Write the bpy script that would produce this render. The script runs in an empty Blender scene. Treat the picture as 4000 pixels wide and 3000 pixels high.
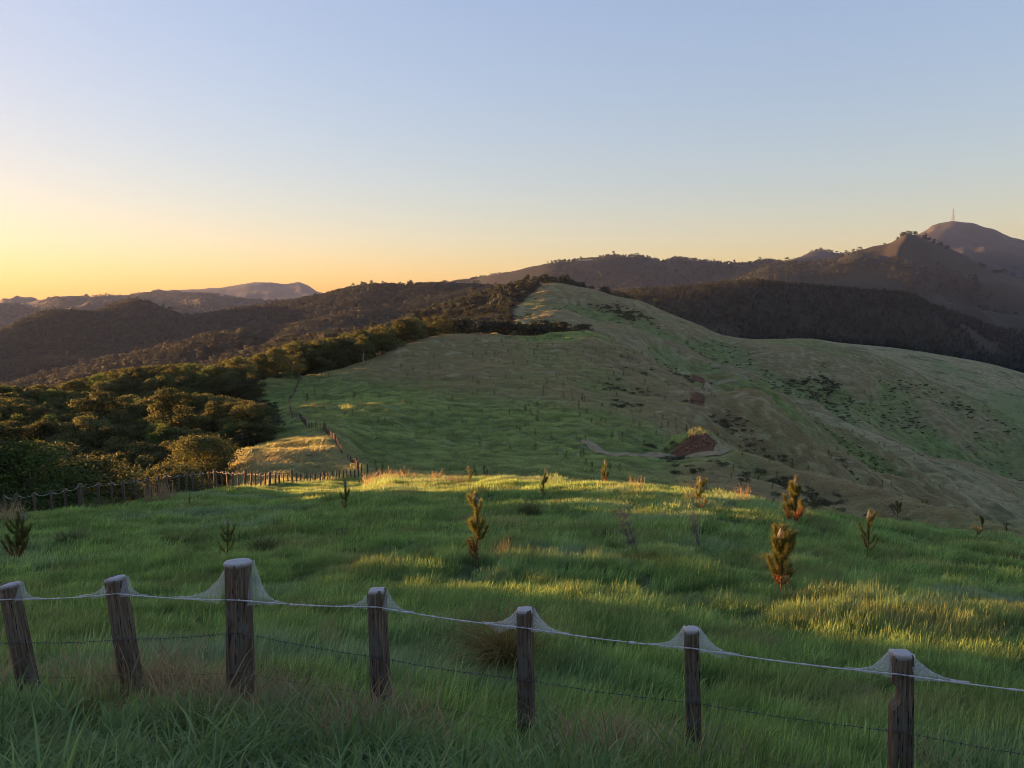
import bpy, bmesh, math, random
import numpy as np
from mathutils import Vector, Matrix

# ------------------------------------------------------------------ camera, world, sun
scene = bpy.context.scene
COL = scene.collection
PITCH = math.radians(6.17)
FOC, CX, CY = 1661.0, 1106.0, 829.5            # the lens, in pixels of a 2212 x 1659 picture
SUN_AZ, SUN_EL = math.radians(-70.0), math.radians(2.6)   # azimuth clockwise from +Y

cam_d = bpy.data.cameras.new('camera')
cam_d.sensor_width = 36.0
cam_d.lens = 36.0 * FOC / 2212.0
cam_d.clip_start, cam_d.clip_end = 0.05, 40000.0
cam = bpy.data.objects.new('camera', cam_d)
cam.rotation_euler = (math.pi / 2 - PITCH, 0, 0)
COL.objects.link(cam)
scene.camera = cam

world = bpy.data.worlds.new('World')
scene.world = world
world.use_nodes = True
wn, wl = world.node_tree.nodes, world.node_tree.links
bg = wn['Background']
sky = wn.new('ShaderNodeTexSky')
sky.sky_type = 'NISHITA'
sky.sun_disc = False
sky.sun_elevation = SUN_EL
sky.sun_rotation = SUN_AZ
sky.altitude = 500
sky.air_density, sky.dust_density, sky.ozone_density = 1.0, 1.2, 1.2
# the photograph holds its bright horizon: a tone curve on the sky's luminance, c * g * Y ** -0.5, and the camera's colour balance
sk_y = wn.new('ShaderNodeVectorMath'); sk_y.operation = 'DOT_PRODUCT'; sk_y.inputs[1].default_value = (0.2126, 0.7152, 0.0722)
sk_d = wn.new('ShaderNodeMath'); sk_d.operation = 'POWER'; sk_d.inputs[1].default_value = -0.5
sk_i = wn.new('ShaderNodeMath'); sk_i.operation = 'MULTIPLY'; sk_i.inputs[0].default_value = 0.345
sk_s = wn.new('ShaderNodeVectorMath'); sk_s.operation = 'SCALE'
sk_t = wn.new('ShaderNodeVectorMath'); sk_t.operation = 'MULTIPLY'; sk_t.inputs[1].default_value = (1.0, 0.93, 1.13)
wl.new(sky.outputs[0], sk_y.inputs[0]); wl.new(sk_y.outputs['Value'], sk_d.inputs[0]); wl.new(sk_d.outputs[0], sk_i.inputs[1])
wl.new(sky.outputs[0], sk_s.inputs[0]); wl.new(sk_i.outputs[0], sk_s.inputs['Scale'])
wl.new(sk_s.outputs[0], sk_t.inputs[0]); wl.new(sk_t.outputs[0], bg.inputs['Color'])
bg.inputs['Strength'].default_value = 0.15

sun_d = bpy.data.lights.new('sun', 'SUN')
sun_d.energy = 3.3
sun_d.angle = math.radians(0.6)
sun_d.color = (1.0, 0.47, 0.165)
sun = bpy.data.objects.new('sun', sun_d)
sdir = Vector((math.sin(SUN_AZ) * math.cos(SUN_EL), math.cos(SUN_AZ) * math.cos(SUN_EL), math.sin(SUN_EL)))
sun.rotation_euler = sdir.to_track_quat('Z', 'Y').to_euler()
COL.objects.link(sun)

vs = scene.view_settings
vs.view_transform, vs.look, vs.gamma, vs.use_curve_mapping = 'Standard', 'None', 1.0, False
vs.exposure = 3.35
scene.cycles.use_denoising = True
scene.cycles.denoising_prefilter = 'ACCURATE'
scene.cycles.filter_width = 0.9
scene.cycles.max_bounces = 6
scene.cycles.volume_bounces = 1
scene.cycles.transparent_max_bounces = 16

# ------------------------------------------------------------------ helpers
rng = np.random.default_rng(7)

def tag(o, label=None, cat=None, group=None, kind=None):
    if label: o['label'] = label
    if cat: o['category'] = cat
    if group: o['group'] = group
    if kind: o['kind'] = kind
    return o

def mesh_np(name, V, F, mat=None, smooth=False, attrs=None):
    """mesh from a vertex array and an (n,3) or (n,4) face array"""
    V = np.asarray(V, np.float32).reshape(-1, 3); F = np.asarray(F, np.int32)
    me = bpy.data.meshes.new(name)
    k = F.shape[1]
    me.vertices.add(len(V)); me.vertices.foreach_set('co', V.ravel())
    me.loops.add(F.size); me.loops.foreach_set('vertex_index', F.ravel())
    me.polygons.add(len(F))
    me.polygons.foreach_set('loop_start', np.arange(0, F.size, k, dtype=np.int32))
    if smooth: me.polygons.foreach_set('use_smooth', np.ones(len(F), bool))
    for an, (dom, arr) in (attrs or {}).items():
        arr = np.asarray(arr, np.float32)
        if arr.ndim == 1:
            a = me.attributes.new(an, 'FLOAT', dom); a.data.foreach_set('value', arr)
        else:
            a = me.attributes.new(an, 'FLOAT_VECTOR', dom); a.data.foreach_set('vector', arr.ravel())
    me.update(calc_edges=True)
    if mat: me.materials.append(mat)
    return me

def link(name, me, parent=None, loc=None):
    o = bpy.data.objects.new(name, me)
    COL.objects.link(o)
    if loc is not None: o.location = loc
    if parent is not None: o.parent = parent
    return o

def empty(name, loc, rz=0.0):
    o = bpy.data.objects.new(name, None)
    o.empty_display_size = 0.2
    o.location = loc; o.rotation_euler = (0, 0, rz)
    COL.objects.link(o)
    return o

class MB:
    """collects quads/tris as lists of arrays"""
    def __init__(s): s.V, s.F, s.T, s.n = [], [], [], 0
    def add(s, V, F, t=0.5):
        V = np.asarray(V, float).reshape(-1, 3); F = np.asarray(F, int)
        if F.shape[1] == 3: F = np.hstack([F, F[:, 2:3]])
        s.V.append(V); s.F.append(F + s.n); s.n += len(V)
        s.T.append(np.full(len(V), t) if np.isscalar(t) else np.asarray(t, float))
    def tube(s, P, R, seg=6, t=0.5, cap=True):
        P = np.asarray(P, float); n = len(P)
        R = np.full(n, R) if np.isscalar(R) else np.asarray(R, float)
        D = np.gradient(P, axis=0); D /= np.linalg.norm(D, axis=1)[:, None] + 1e-9
        ref = np.array([0, 0, 1.0]) if abs(D[0, 2]) < 0.9 else np.array([1.0, 0, 0])
        A = np.cross(D, ref); A /= np.linalg.norm(A, axis=1)[:, None] + 1e-9
        B = np.cross(D, A)
        th = np.arange(seg) * 2 * math.pi / seg
        V = P[:, None] + R[:, None, None] * (np.cos(th)[None, :, None] * A[:, None] + np.sin(th)[None, :, None] * B[:, None])
        F = []
        for i in range(n - 1):
            for j in range(seg):
                k = (j + 1) % seg
                F.append((i * seg + j, i * seg + k, (i + 1) * seg + k, (i + 1) * seg + j))
        V = V.reshape(-1, 3)
        if cap:
            V = np.vstack([V, P[0], P[-1]]); a, b = len(V) - 2, len(V) - 1
            for j in range(seg):
                k = (j + 1) % seg
                F.append((a, k, j, j)); F.append((b, (n - 1) * seg + j, (n - 1) * seg + k, (n - 1) * seg + k))
        s.add(V, F, t)
    def mesh(s, name, mat, smooth=False):
        V = np.vstack(s.V); F = np.vstack(s.F); T = np.concatenate(s.T)
        me = bpy.data.meshes.new(name)
        faces = [tuple(f) if f[3] != f[2] else tuple(f[:3]) for f in F.tolist()]
        me.from_pydata(V.tolist(), [], faces)
        a = me.attributes.new('tint', 'FLOAT', 'POINT'); a.data.foreach_set('value', T.astype(np.float32))
        if smooth: me.polygons.foreach_set('use_smooth', np.ones(len(me.polygons), bool))
        me.materials.append(mat); me.update()
        return me
    def build(s, name, mat, parent=None, smooth=False, loc=None):
        return link(name, s.mesh(name, mat, smooth), parent, loc)

def hash2(ix, iy, seed):
    h = (ix.astype(np.int64) * 374761393 + iy.astype(np.int64) * 668265263 + seed * 1442695041) & 0xffffffff
    h = ((h ^ (h >> 13)) * 1274126177) & 0xffffffff
    h = ((h ^ (h >> 16)) * 2246822519) & 0xffffffff
    return ((h ^ (h >> 15)) & 0xffffff) / float(0xffffff)

def vnoise(x, y, seed=0):
    ix, iy = np.floor(x), np.floor(y)
    fx, fy = x - ix, y - iy
    fx = fx * fx * fx * (fx * (fx * 6 - 15) + 10); fy = fy * fy * fy * (fy * (fy * 6 - 15) + 10)
    a, b = hash2(ix, iy, seed), hash2(ix + 1, iy, seed)
    c, d = hash2(ix, iy + 1, seed), hash2(ix + 1, iy + 1, seed)
    return (a + (b - a) * fx) * (1 - fy) + (c + (d - c) * fx) * fy - 0.5

def fbm(x, y, octv=4, seed=0, gain=0.5):
    s, a, t = 0.0, 1.0, 0.0
    for o in range(octv):
        s = s + a * vnoise(x * 2 ** o + 17.3 * o, y * 2 ** o - 9.1 * o, seed + o); t += a; a *= gain
    return s / t * 2

def smooth01(x, a, b):
    t = np.clip((x - a) / (b - a), 0, 1); return t * t * (3 - 2 * t)

# ------------------------------------------------------------------ picture <-> place
SP, CP = math.sin(PITCH), math.cos(PITCH)
def ray(x, y):
    """direction of a photo pixel (2212 wide), depth 1 along the optical axis"""
    r = (np.asarray(x, float) - CX) / FOC; u = (CY - np.asarray(y, float)) / FOC
    return np.stack([r + 0 * u, CP + u * SP + 0 * r, -SP + u * CP + 0 * r], -1)

def project(P):
    P = np.asarray(P, float)
    d = P[..., 1] * CP - P[..., 2] * SP
    u = P[..., 1] * SP + P[..., 2] * CP
    return CX + FOC * P[..., 0] / d, CY - FOC * u / d, d

# ------------------------------------------------------------------ terrain: crest and valley lines
# each line: ('y' x y depth) seen in the photograph, or ('z' x height depth) where hidden
def Y(*pts): return [('y',) + p for p in pts]
def Z(*pts): return [('z',) + p for p in pts]
LINES = [
 Z((-400, -1.64, .6), (1106, -1.64, .6), (2600, -1.64, .6)),
 Z((-400, -2.0, 2.2), (1106, -2.0, 2.2), (2600, -2.0, 2.2)),
 Y((-300, 1560, 5.9), (75, 1535, 5.6), (290, 1530, 5.5), (520, 1545, 5.35), (825, 1575, 5.2), (1138, 1620, 5.0), (1500, 1690, 4.75), (1945, 1760, 4.4), (2300, 1800, 4.2)),
 Y((-400, 1240, 16.5), (45, 1230, 16.2), (495, 1230, 15.5), (1030, 1238, 14), (1690, 1304, 12.4), (2212, 1350, 11.4)),
 Y((-400, 1172, 22), (45, 1168, 23), (495, 1158, 23), (745, 1122, 24), (1030, 1138, 22), (1500, 1158, 20), (1875, 1213, 19), (2212, 1243, 18.5)),
 Y((-400, 1165, 26), (0, 1128, 30), (170, 1112, 33), (300, 1090, 38), (430, 1072, 45), (630, 1050, 66), (790, 1036, 76), (880, 1038, 64), (1000, 1040, 55), (1200, 1046, 43), (1400, 1061, 37), (1600, 1085, 33), (1750, 1115, 31), (1900, 1138, 31), (2100, 1162, 31), (2212, 1178, 31), (2500, 1215, 31)),
 Z((-400, -19, 46), (0, -19, 48), (300, -21, 60), (430, -20, 66), (520, -18.6, 70)) + Y((600, 1036, 76), (690, 1026, 82)) + Z((770, -18.4, 84), (800, -19.4, 84), (840, -21.2, 84), (880, -21.8, 82), (1000, -22.5, 78), (1300, -23, 68), (1600, -24, 62), (1900, -27, 62), (2212, -31, 64)),
 Z((-400, -29, 80), (0, -25.5, 85), (300, -26, 90), (440, -23.5, 90)) + Y((520, 992, 90), (600, 975, 94), (680, 962, 98), (715, 976, 94), (740, 990, 92), (765, 1012, 94), (800, 1026, 99), (1000, 1034, 100), (1300, 1050, 98), (1500, 1075, 98), (1700, 1105, 105), (2000, 1150, 112), (2212, 1175, 118)),
 Z((-400, -37, 130), (0, -26, 130), (300, -26.5, 135), (480, -25.5, 135)) + Y((600, 932, 126), (700, 918, 122), (800, 935, 135), (1000, 930, 150), (1300, 945, 150), (1450, 965, 152), (1550, 980, 155), (1650, 1020, 158), (1750, 1075, 160), (1900, 1135, 162), (2212, 1210, 165)),
 Z((-400, -40, 165), (0, -26.5, 165), (300, -27, 165), (500, -26, 165)) + Y((650, 890, 165), (800, 890, 165), (1000, 890, 170), (1300, 905, 172), (1450, 925, 173), (1550, 1015, 178), (1650, 1075, 182), (1750, 1130, 185), (1900, 1180, 190), (2212, 1225, 195)),
 Z((-400, -42, 190), (0, -26.5, 190), (300, -26.5, 190), (500, -25, 188)) + Y((650, 850, 195), (800, 840, 200), (1000, 820, 210), (1200, 825, 212), (1330, 860, 212), (1450, 880, 215), (1550, 880, 218), (1640, 884, 220), (1700, 922, 222), (1800, 982, 225), (1900, 1042, 228), (2000, 1100, 230), (2212, 1185, 235)),
 Z((-400, -44, 215), (0, -27, 215), (300, -27, 215), (500, -22.5, 207)) + Y((650, 825, 212), (800, 795, 220), (1000, 775, 245), (1200, 780, 250), (1330, 815, 252), (1450, 850, 255), (1550, 885, 258), (1640, 925, 262), (1700, 975, 264), (1800, 1035, 270), (1900, 1090, 276), (2000, 1135, 280), (2212, 1200, 290)),
 Z((-400, -46, 240), (0, -28, 240), (300, -27, 240), (500, -24, 235)) + Y((600, 810, 226), (650, 812, 226), (800, 776, 240), (900, 738, 264), (960, 724, 290), (1050, 726, 310), (1150, 729, 330), (1200, 720, 335), (1260, 714, 340), (1340, 738, 335), (1450, 792, 325), (1500, 803, 325), (1590, 823, 330), (1700, 848, 335), (1760, 882, 335), (1850, 932, 338), (1990, 988, 342), (2100, 1025, 345), (2212, 1075, 350)),
 Z((-400, -52, 262), (0, -40, 262), (300, -38, 262), (500, -28, 256), (600, -23.5, 252), (650, -23, 252), (800, -20.5, 266), (900, -16.5, 290), (960, -15.5, 316), (1050, -17, 336), (1150, -18.5, 356), (1200, -17.5, 362), (1260, -17, 366), (1340, -23, 362), (1450, -33, 355), (1590, -41, 360), (1760, -54, 365), (1990, -76, 372), (2212, -96, 380)),
 Z((-400, -75, 320), (0, -75, 320), (300, -75, 330), (500, -70, 330), (650, -60, 330), (800, -45, 330), (900, -40, 360), (1000, -35, 400), (1200, -32, 430), (1340, -38, 430), (1450, -45, 430), (1600, -55, 430), (1760, -70, 440), (1990, -95, 450), (2212, -115, 460)),
 Z((-400, -110, 650), (0, -110, 650), (500, -95, 600), (800, -70, 480), (1000, -40, 500)) + Y((1200, 724, 500), (1340, 737, 520), (1450, 790, 520), (1600, 822, 520), (1760, 872, 520), (1990, 978, 520), (2212, 1062, 520)),
 Z((-400, -115, 850), (0, -115, 850), (500, -90, 800), (800, -40, 600), (900, -18, 620)) + Y((1000, 668, 620), (1100, 652, 620), (1200, 660, 600), (1300, 685, 590), (1450, 730, 585), (1600, 775, 580), (1760, 800, 585), (1990, 880, 590), (2212, 930, 600)),
 Z((-400, -110, 1100), (0, -110, 1100), (500, -60, 1050), (700, -36, 760)) + Y((800, 722, 720), (900, 690, 710), (1000, 658, 700), (1080, 633, 700), (1150, 618, 700), (1195, 611, 700), (1240, 618, 695), (1290, 628, 690), (1327, 640, 685), (1379, 650, 680), (1447, 678, 675), (1507, 702, 670), (1567, 726, 665), (1647, 734, 670), (1747, 732, 680), (1807, 740, 690), (1927, 752, 700), (2047, 770, 710), (2127, 782, 715), (2212, 804, 720), (2500, 860, 720)),
 Z((-400, -115, 1300), (0, -115, 1300), (500, -90, 1250), (800, -90, 1000), (1000, -60, 950), (1200, -40, 950), (1600, -80, 950), (2212, -150, 1000)),
 Y((-400, 735, 1500), (0, 718, 1500), (60, 692, 1600), (110, 674, 1700), (160, 679, 1720), (200, 686, 1750), (240, 668, 1850), (270, 657, 1900), (300, 660, 1900), (330, 671, 1900), (400, 695, 1850), (470, 686, 1800), (560, 662, 1800), (660, 647, 1800), (760, 624, 1800), (820, 616, 1800), (900, 615, 1800), (1000, 615, 1800), (1100, 622, 1700), (1200, 630, 1500), (1327, 637, 1350), (1407, 631, 1300), (1487, 625, 1250), (1567, 616, 1250), (1627, 612, 1250), (1687, 618, 1250), (1847, 630, 1250), (1951, 638, 1250), (2027, 674, 1250), (2127, 718, 1250), (2212, 738, 1250), (2600, 810, 1250)),
 Z((-400, -130, 2300), (0, -130, 2300), (500, -130, 2500), (1000, -60, 2300), (1600, -50, 1700), (2212, -100, 1700)),
 Y((-400, 676, 4500), (0, 663, 4500), (60, 657, 4500), (150, 646, 4500), (250, 639, 4500), (350, 635, 4500), (420, 633, 4500), (480, 640, 4500), (600, 655, 4500), (800, 650, 3500), (1000, 640, 3000), (1300, 640, 2700), (1500, 627, 2500), (1575, 613, 2500), (1615, 593, 2500), (1667, 579, 2500), (1727, 569, 2500), (1799, 563, 2500), (1823, 549, 2500), (1847, 540, 2500), (1887, 530, 2500), (1919, 523, 2500), (1939, 513, 2500), (1959, 503, 2500), (1983, 509, 2500), (2023, 527, 2500), (2071, 547, 2500), (2150, 580, 2500), (2212, 602, 2500), (2600, 700, 2500)),
 Z((-400, -50, 6000), (0, -50, 6000), (600, -50, 6000), (800, -50, 4200), (1000, -20, 3300), (1500, 20, 2950), (1700, 60, 3200), (1959, 100, 3600), (2212, 50, 3600)),
 Y((-400, 678, 8000), (0, 668, 8000), (250, 650, 8000), (340, 636, 8000), (380, 627, 8000), (440, 624, 8000), (500, 618, 8000), (530, 612, 8000), (560, 609, 8000), (590, 610, 8000), (620, 613, 8000), (645, 610, 8000), (665, 617, 8000), (690, 633, 8000), (720, 634, 7000), (800, 640, 5000), (900, 620, 4000), (1000, 608, 3800), (1060, 593, 3700), (1120, 584, 3600), (1200, 569, 3500), (1280, 559, 3500), (1327, 550, 3500), (1351, 555, 3500), (1379, 553, 3500), (1407, 559, 3500), (1435, 565, 3500), (1463, 558, 3500), (1495, 563, 3500), (1551, 569, 3500), (1599, 572, 3500), (1647, 564, 3500), (1687, 568, 3800), (1727, 555, 4200), (1771, 543, 4500), (1819, 549, 4600), (1880, 556, 5000), (1950, 530, 5600), (1983, 509, 6000), (2003, 500, 6000), (2013, 492, 6000), (2040, 485, 6000), (2060, 481, 6000), (2090, 482, 6000), (2120, 490, 6000), (2150, 500, 6000), (2180, 513, 6000), (2212, 521, 6000), (2500, 610, 6000)),
 Z((-400, -200, 9000), (1106, -200, 9000), (2600, -200, 9000)),
]

def pchip_slopes(x, y):
    h = np.diff(x, axis=0); d = np.diff(y, axis=0) / h
    m = np.zeros_like(y)
    same = d[:-1] * d[1:] > 0
    w1 = 2 * h[1:] + h[:-1]; w2 = h[1:] + 2 * h[:-1]
    with np.errstate(divide='ignore', invalid='ignore'):
        hm = (w1 + w2) / (w1 / d[:-1] + w2 / d[1:])
    m[1:-1] = np.where(same, hm, 0); m[0] = d[0]; m[-1] = d[-1]
    return m

def pchip1(xq, x, y):
    x, y = np.asarray(x, float), np.asarray(y, float)
    m = pchip_slopes(x, y)
    xq = np.clip(xq, x[0], x[-1])
    i = np.clip(np.searchsorted(x, xq) - 1, 0, len(x) - 2)
    h = x[i + 1] - x[i]; t = (xq - x[i]) / h
    return ((1 + 2 * t) * (1 - t) ** 2 * y[i] + t * (1 - t) ** 2 * h * m[i] + t * t * (3 - 2 * t) * y[i + 1] + t * t * (t - 1) * h * m[i + 1])

AL = np.radians(np.concatenate([np.arange(-180, -38, 3.0), np.arange(-38, 38.01, 0.08), np.arange(41, 180.1, 3.0)]))
def seg(a, b, n): return np.exp(np.linspace(math.log(a), math.log(b), n, endpoint=False))
RR = np.concatenate([[0.05], seg(.6, 5, 30), seg(5, 40, 150), seg(40, 90, 60), seg(90, 370, 210), seg(370, 780, 100), seg(780, 2100, 75), seg(2100, 9000, 90), [9000.0, 9400.0]])
KR, KZ = [], []
for ln in LINES:
    a, r, z = [], [], []
    for kind, x, v, d in ln:
        if kind == 'y':
            P = ray(x, v) * d
            a.append(math.atan2(P[0], P[1])); r.append(math.hypot(P[0], P[1])); z.append(P[2])
        else:
            rr_ = (x - CX) / FOC
            a.append(math.atan2(rr_, CP - 0.0)); r.append(d * math.hypot(1, rr_)); z.append(v)
    o = np.argsort(a); a, r, z = np.array(a)[o], np.array(r)[o], np.array(z)[o]
    KR.append(pchip1(AL, a, r)); KZ.append(pchip1(AL, a, z))
KR, KZ = np.array(KR), np.array(KZ)
for k in range(1, len(KR)): KR[k] = np.maximum(KR[k], KR[k - 1] * 1.02)
KM = pchip_slopes(KR, KZ)
R2 = np.broadcast_to(RR[:, None], (len(RR), len(AL)))
ZZ = np.zeros_like(R2)
for c in range(len(AL)):
    x, y, m = KR[:, c], KZ[:, c], KM[:, c]
    q = np.clip(RR, x[0], x[-1])
    i = np.clip(np.searchsorted(x, q) - 1, 0, len(x) - 2)
    h = x[i + 1] - x[i]; t = (q - x[i]) / h
    ZZ[:, c] = ((1 + 2 * t) * (1 - t) ** 2 * y[i] + t * (1 - t) ** 2 * h * m[i] + t * t * (3 - 2 * t) * y[i + 1] + t * t * (t - 1) * h * m[i + 1])
GX, GY = R2 * np.sin(AL)[None], R2 * np.cos(AL)[None]
# relief on every scale
ZZ = ZZ + smooth01(R2, 6, 14) * (1 - smooth01(R2, 60, 100)) * (fbm(GX / 2.4, GY / 1.5, 3, 11) * 0.22 + np.abs(fbm(GX / .9, GY / .7, 2, 13)) * .16)
ZZ += smooth01(R2, 80, 110) * (1 - smooth01(R2, 360, 430)) * (fbm(GX / 9, GY / 7, 4, 21) * 1.0 + fbm(GX / 40, GY / 40, 2, 23) * 1.4 + smooth01(GX, 18, 70) * (np.abs(fbm(GX / 40 + GY / 60, GY / 80, 3, 25)) - .25) * 17.0)
ridg = np.abs(fbm(GX / 120 + fbm(GX / 90, GY / 90, 2, 5) * .6, GY / 170, 3, 31))
ZZ += smooth01(R2, 400, 470) * (1 - smooth01(R2, 640, 700)) * ((ridg - .3) * 26 + fbm(GX / 30, GY / 30, 4, 33) * 5.0)
ridg2 = np.abs(fbm(GX / 420, GY / 420, 4, 41))
ZZ += smooth01(R2, 760, 950) * (1 - smooth01(R2, 6500, 9000)) * (ridg2 - .28) * np.clip(R2 * .04, 0, 130) * np.clip(1 - 0.75 * np.exp(-((R2 / KR[19][None] - 1) / .08) ** 2) - 0.85 * np.exp(-((R2 / KR[21][None] - 1) / .08) ** 2) - np.exp(-((R2 / KR[23][None] - 1) / .16) ** 2), 0, 1)
ZZ += smooth01(R2, 2300, 3000) * fbm(GX / 160, GY / 160, 4, 47) * 12

wv = smooth01(R2, 780, 1100)
for k_ in (19, 21, 23): wv = wv * (1 - np.exp(-((R2 / KR[k_][None] - 1) / (.22 if k_ == 23 else .11)) ** 2))
sh = np.arange(len(AL))[None] + wv * (fbm(GX / 380, GY / 380, 3, 95) * 46 + fbm(GX / 110, GY / 110, 2, 96) * 9)
sh = np.clip(sh, 0, len(AL) - 1.001); s0 = sh.astype(int); fq = sh - s0; ri = np.arange(len(RR))[:, None]
ZZ = ZZ[ri, s0] * (1 - fq) + ZZ[ri, s0 + 1] * fq
ZZ += 8.0 * smooth01(-np.degrees(AL)[None], 52, 72) * (1 - smooth01(-np.degrees(AL)[None], 110, 140)) * smooth01(R2, 14, 40) * (1 - smooth01(R2, 75, 130))  # unseen rise added on the left to lift the shade belt

def H(X, Y_):
    X, Y_ = np.asarray(X, float), np.asarray(Y_, float)
    c = np.interp(np.arctan2(X, Y_), AL, np.arange(len(AL))); r = np.interp(np.hypot(X, Y_), RR, np.arange(len(RR)))
    c0 = np.clip(c.astype(int), 0, len(AL) - 2); r0 = np.clip(r.astype(int), 0, len(RR) - 2)
    fc, fr = c - c0, r - r0
    return (ZZ[r0, c0] * (1 - fc) + ZZ[r0, c0 + 1] * fc) * (1 - fr) + (ZZ[r0 + 1, c0] * (1 - fc) + ZZ[r0 + 1, c0 + 1] * fc) * fr

def ground_at(x, y, rmin=0.0):
    """where the sight line of a photo pixel first meets the ground beyond rmin"""
    d = ray(x, y); hr = math.hypot(d[0], d[1]); s = d[2] / hr
    rs = np.exp(np.linspace(math.log(max(rmin, 1.0)), math.log(9300), 6000))
    X, Y_ = rs * d[0] / hr, rs * d[1] / hr
    hit = np.nonzero(H(X, Y_) >= rs * s)[0]
    i = hit[0] if len(hit) else len(rs) - 1
    return np.array([X[i], Y_[i], float(H(X[i], Y_[i]))])

def line_r(k, X, Y_):
    return np.interp(np.arctan2(X, Y_), AL, KR[k])

def slope_at(X, Y_, e=0.5):
    return (H(X + e, Y_) - H(X - e, Y_)) / (2 * e), (H(X, Y_ + e) - H(X, Y_ - e)) / (2 * e)

# ------------------------------------------------------------------ materials
def new_mat(name):
    m = bpy.data.materials.new(name); m.use_nodes = True
    nt = m.node_tree; nt.nodes.clear()
    out = nt.nodes.new('ShaderNodeOutputMaterial')
    return m, nt.nodes, nt.links, out

def attr(n, name, typ='GEOMETRY'):
    a = n.new('ShaderNodeAttribute'); a.attribute_name = name; a.attribute_type = typ; return a

def noise(n, l, scale, detail=4, vec=None, rough=0.55):
    t = n.new('ShaderNodeTexNoise'); t.inputs['Scale'].default_value = scale
    t.inputs['Detail'].default_value = detail; t.inputs['Roughness'].default_value = rough
    if vec is not None: l.new(vec, t.inputs['Vector'])
    return t

def mixc(n, l, fac, a, b, blend='MIX'):
    m = n.new('ShaderNodeMix'); m.data_type = 'RGBA'; m.blend_type = blend
    for sock, v in ((m.inputs['Factor'], fac), (m.inputs['A'], a), (m.inputs['B'], b)):
        pass
    def put(s_, v):
        if isinstance(v, (tuple, list)): s_.default_value = tuple(v) + ((1.0,) if len(v) == 3 else ())
        elif isinstance(v, (int, float)): s_.default_value = v
        else: l.new(v, s_)
    put(m.inputs[0], fac); put(m.inputs[6], a); put(m.inputs[7], b)
    return m.outputs[2]

def ramp(n, l, src, stops):
    r = n.new('ShaderNodeValToRGB'); e = r.color_ramp.elements
    while len(e) < len(stops): e.new(0.5)
    for k, (p, c) in zip(e, stops):
        k.position = p; k.color = tuple(c) + (1.0,) if len(c) == 3 else c
    l.new(src, r.inputs[0]); return r.outputs[0]

def maprange(n, l, src, a, b, c=0.0, d=1.0):
    m = n.new('ShaderNodeMapRange'); l.new(src, m.inputs[0])
    for i, v in enumerate((a, b, c, d)): m.inputs[i + 1].default_value = v
    return m.outputs[0]

def principled(n, l, col, rough=0.7, spec=0.3):
    p = n.new('ShaderNodeBsdfPrincipled')
    if isinstance(col, (tuple, list)): p.inputs['Base Color'].default_value = tuple(col) + (1.0,)
    else: l.new(col, p.inputs['Base Color'])
    p.inputs['Roughness'].default_value = rough; p.inputs['Specular IOR Level'].default_value = spec
    return p

def leaf_mat(name, dark, light, dry=None, through=1.35, rough=0.5, spec=0.35, transl=0.3, vary=0.25):
    """leaf or blade: per-leaf tint, per-plant tint, some light through the blade"""
    m, n, l, out = new_mat(name)
    t = attr(n, 'tint'); c = mixc(n, l, t.outputs['Fac'], dark, light)
    oi = n.new('ShaderNodeObjectInfo')
    hv = maprange(n, l, oi.outputs['Random'], 0, 1, 1 - vary, 1 + vary)
    vm = n.new('ShaderNodeMix'); vm.data_type = 'RGBA'; vm.blend_type = 'MULTIPLY'; vm.inputs[0].default_value = 1.0
    l.new(c, vm.inputs[6]); l.new(hv, vm.inputs[7]); c = vm.outputs[2]
    if dry is not None:
        d = attr(n, 'dry', 'INSTANCER')          # above zero: withered, below zero: grey with dew
        c = mixc(n, l, maprange(n, l, d.outputs['Fac'], 0, 1), c, mixc(n, l, t.outputs['Fac'], tuple(0.62 * v for v in dry), dry))
        c = mixc(n, l, maprange(n, l, d.outputs['Fac'], 0, -1, 0, .8), c, mixc(n, l, t.outputs['Fac'], (0.16, 0.23, 0.15), (0.33, 0.42, 0.32)))
    p = principled(n, l, c, rough, spec)
    tr = n.new('ShaderNodeBsdfTranslucent'); l.new(mixc(n, l, 1.0, c, (through, through, through * .9), 'MULTIPLY'), tr.inputs['Color'])
    mx = n.new('ShaderNodeMixShader'); mx.inputs[0].default_value = transl
    l.new(p.outputs[0], mx.inputs[1]); l.new(tr.outputs[0], mx.inputs[2]); l.new(mx.outputs[0], out.inputs[0])
    return m

GRASS = leaf_mat('grass_blades', (0.112, 0.195, 0.046), (0.300, 0.430, 0.132), dry=(0.36, 0.29, 0.14), rough=0.55, spec=0.28, transl=0.42, vary=0.42)
GRASS_COARSE = leaf_mat('coarse_grass_blades', (0.055, 0.115, 0.034), (0.195, 0.300, 0.110), dry=(0.22, 0.17, 0.10), rough=0.5, spec=0.32, transl=0.38)
GRASS_HILL = leaf_mat('hill_grass_blades', (0.185, 0.245, 0.074), (0.355, 0.430, 0.148), dry=(0.440, 0.370, 0.195), rough=0.6, spec=0.25, transl=0.40, vary=0.40)
STRAW = leaf_mat('dead_straw', (0.19, 0.135, 0.072), (0.44, 0.34, 0.20), rough=0.7, spec=0.15, transl=0.3)
TUSSOCK = leaf_mat('tussock_blades', (0.035, 0.05, 0.015), (0.12, 0.13, 0.045), rough=0.55, spec=0.25, transl=0.25)
DEADSHRUB = leaf_mat('dead_shrub_twigs', (0.09, 0.08, 0.07), (0.22, 0.20, 0.17), rough=0.85, spec=0.1, transl=0.1)
NEEDLE = leaf_mat('pine_needles', (0.045, 0.070, 0.016), (0.190, 0.190, 0.050), rough=0.5, spec=0.35, transl=0.25, vary=0.15)
NEEDLE_RED = leaf_mat('browned_needles', (0.10, 0.04, 0.012), (0.22, 0.10, 0.03), rough=0.6, spec=0.2, transl=0.2)
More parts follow.
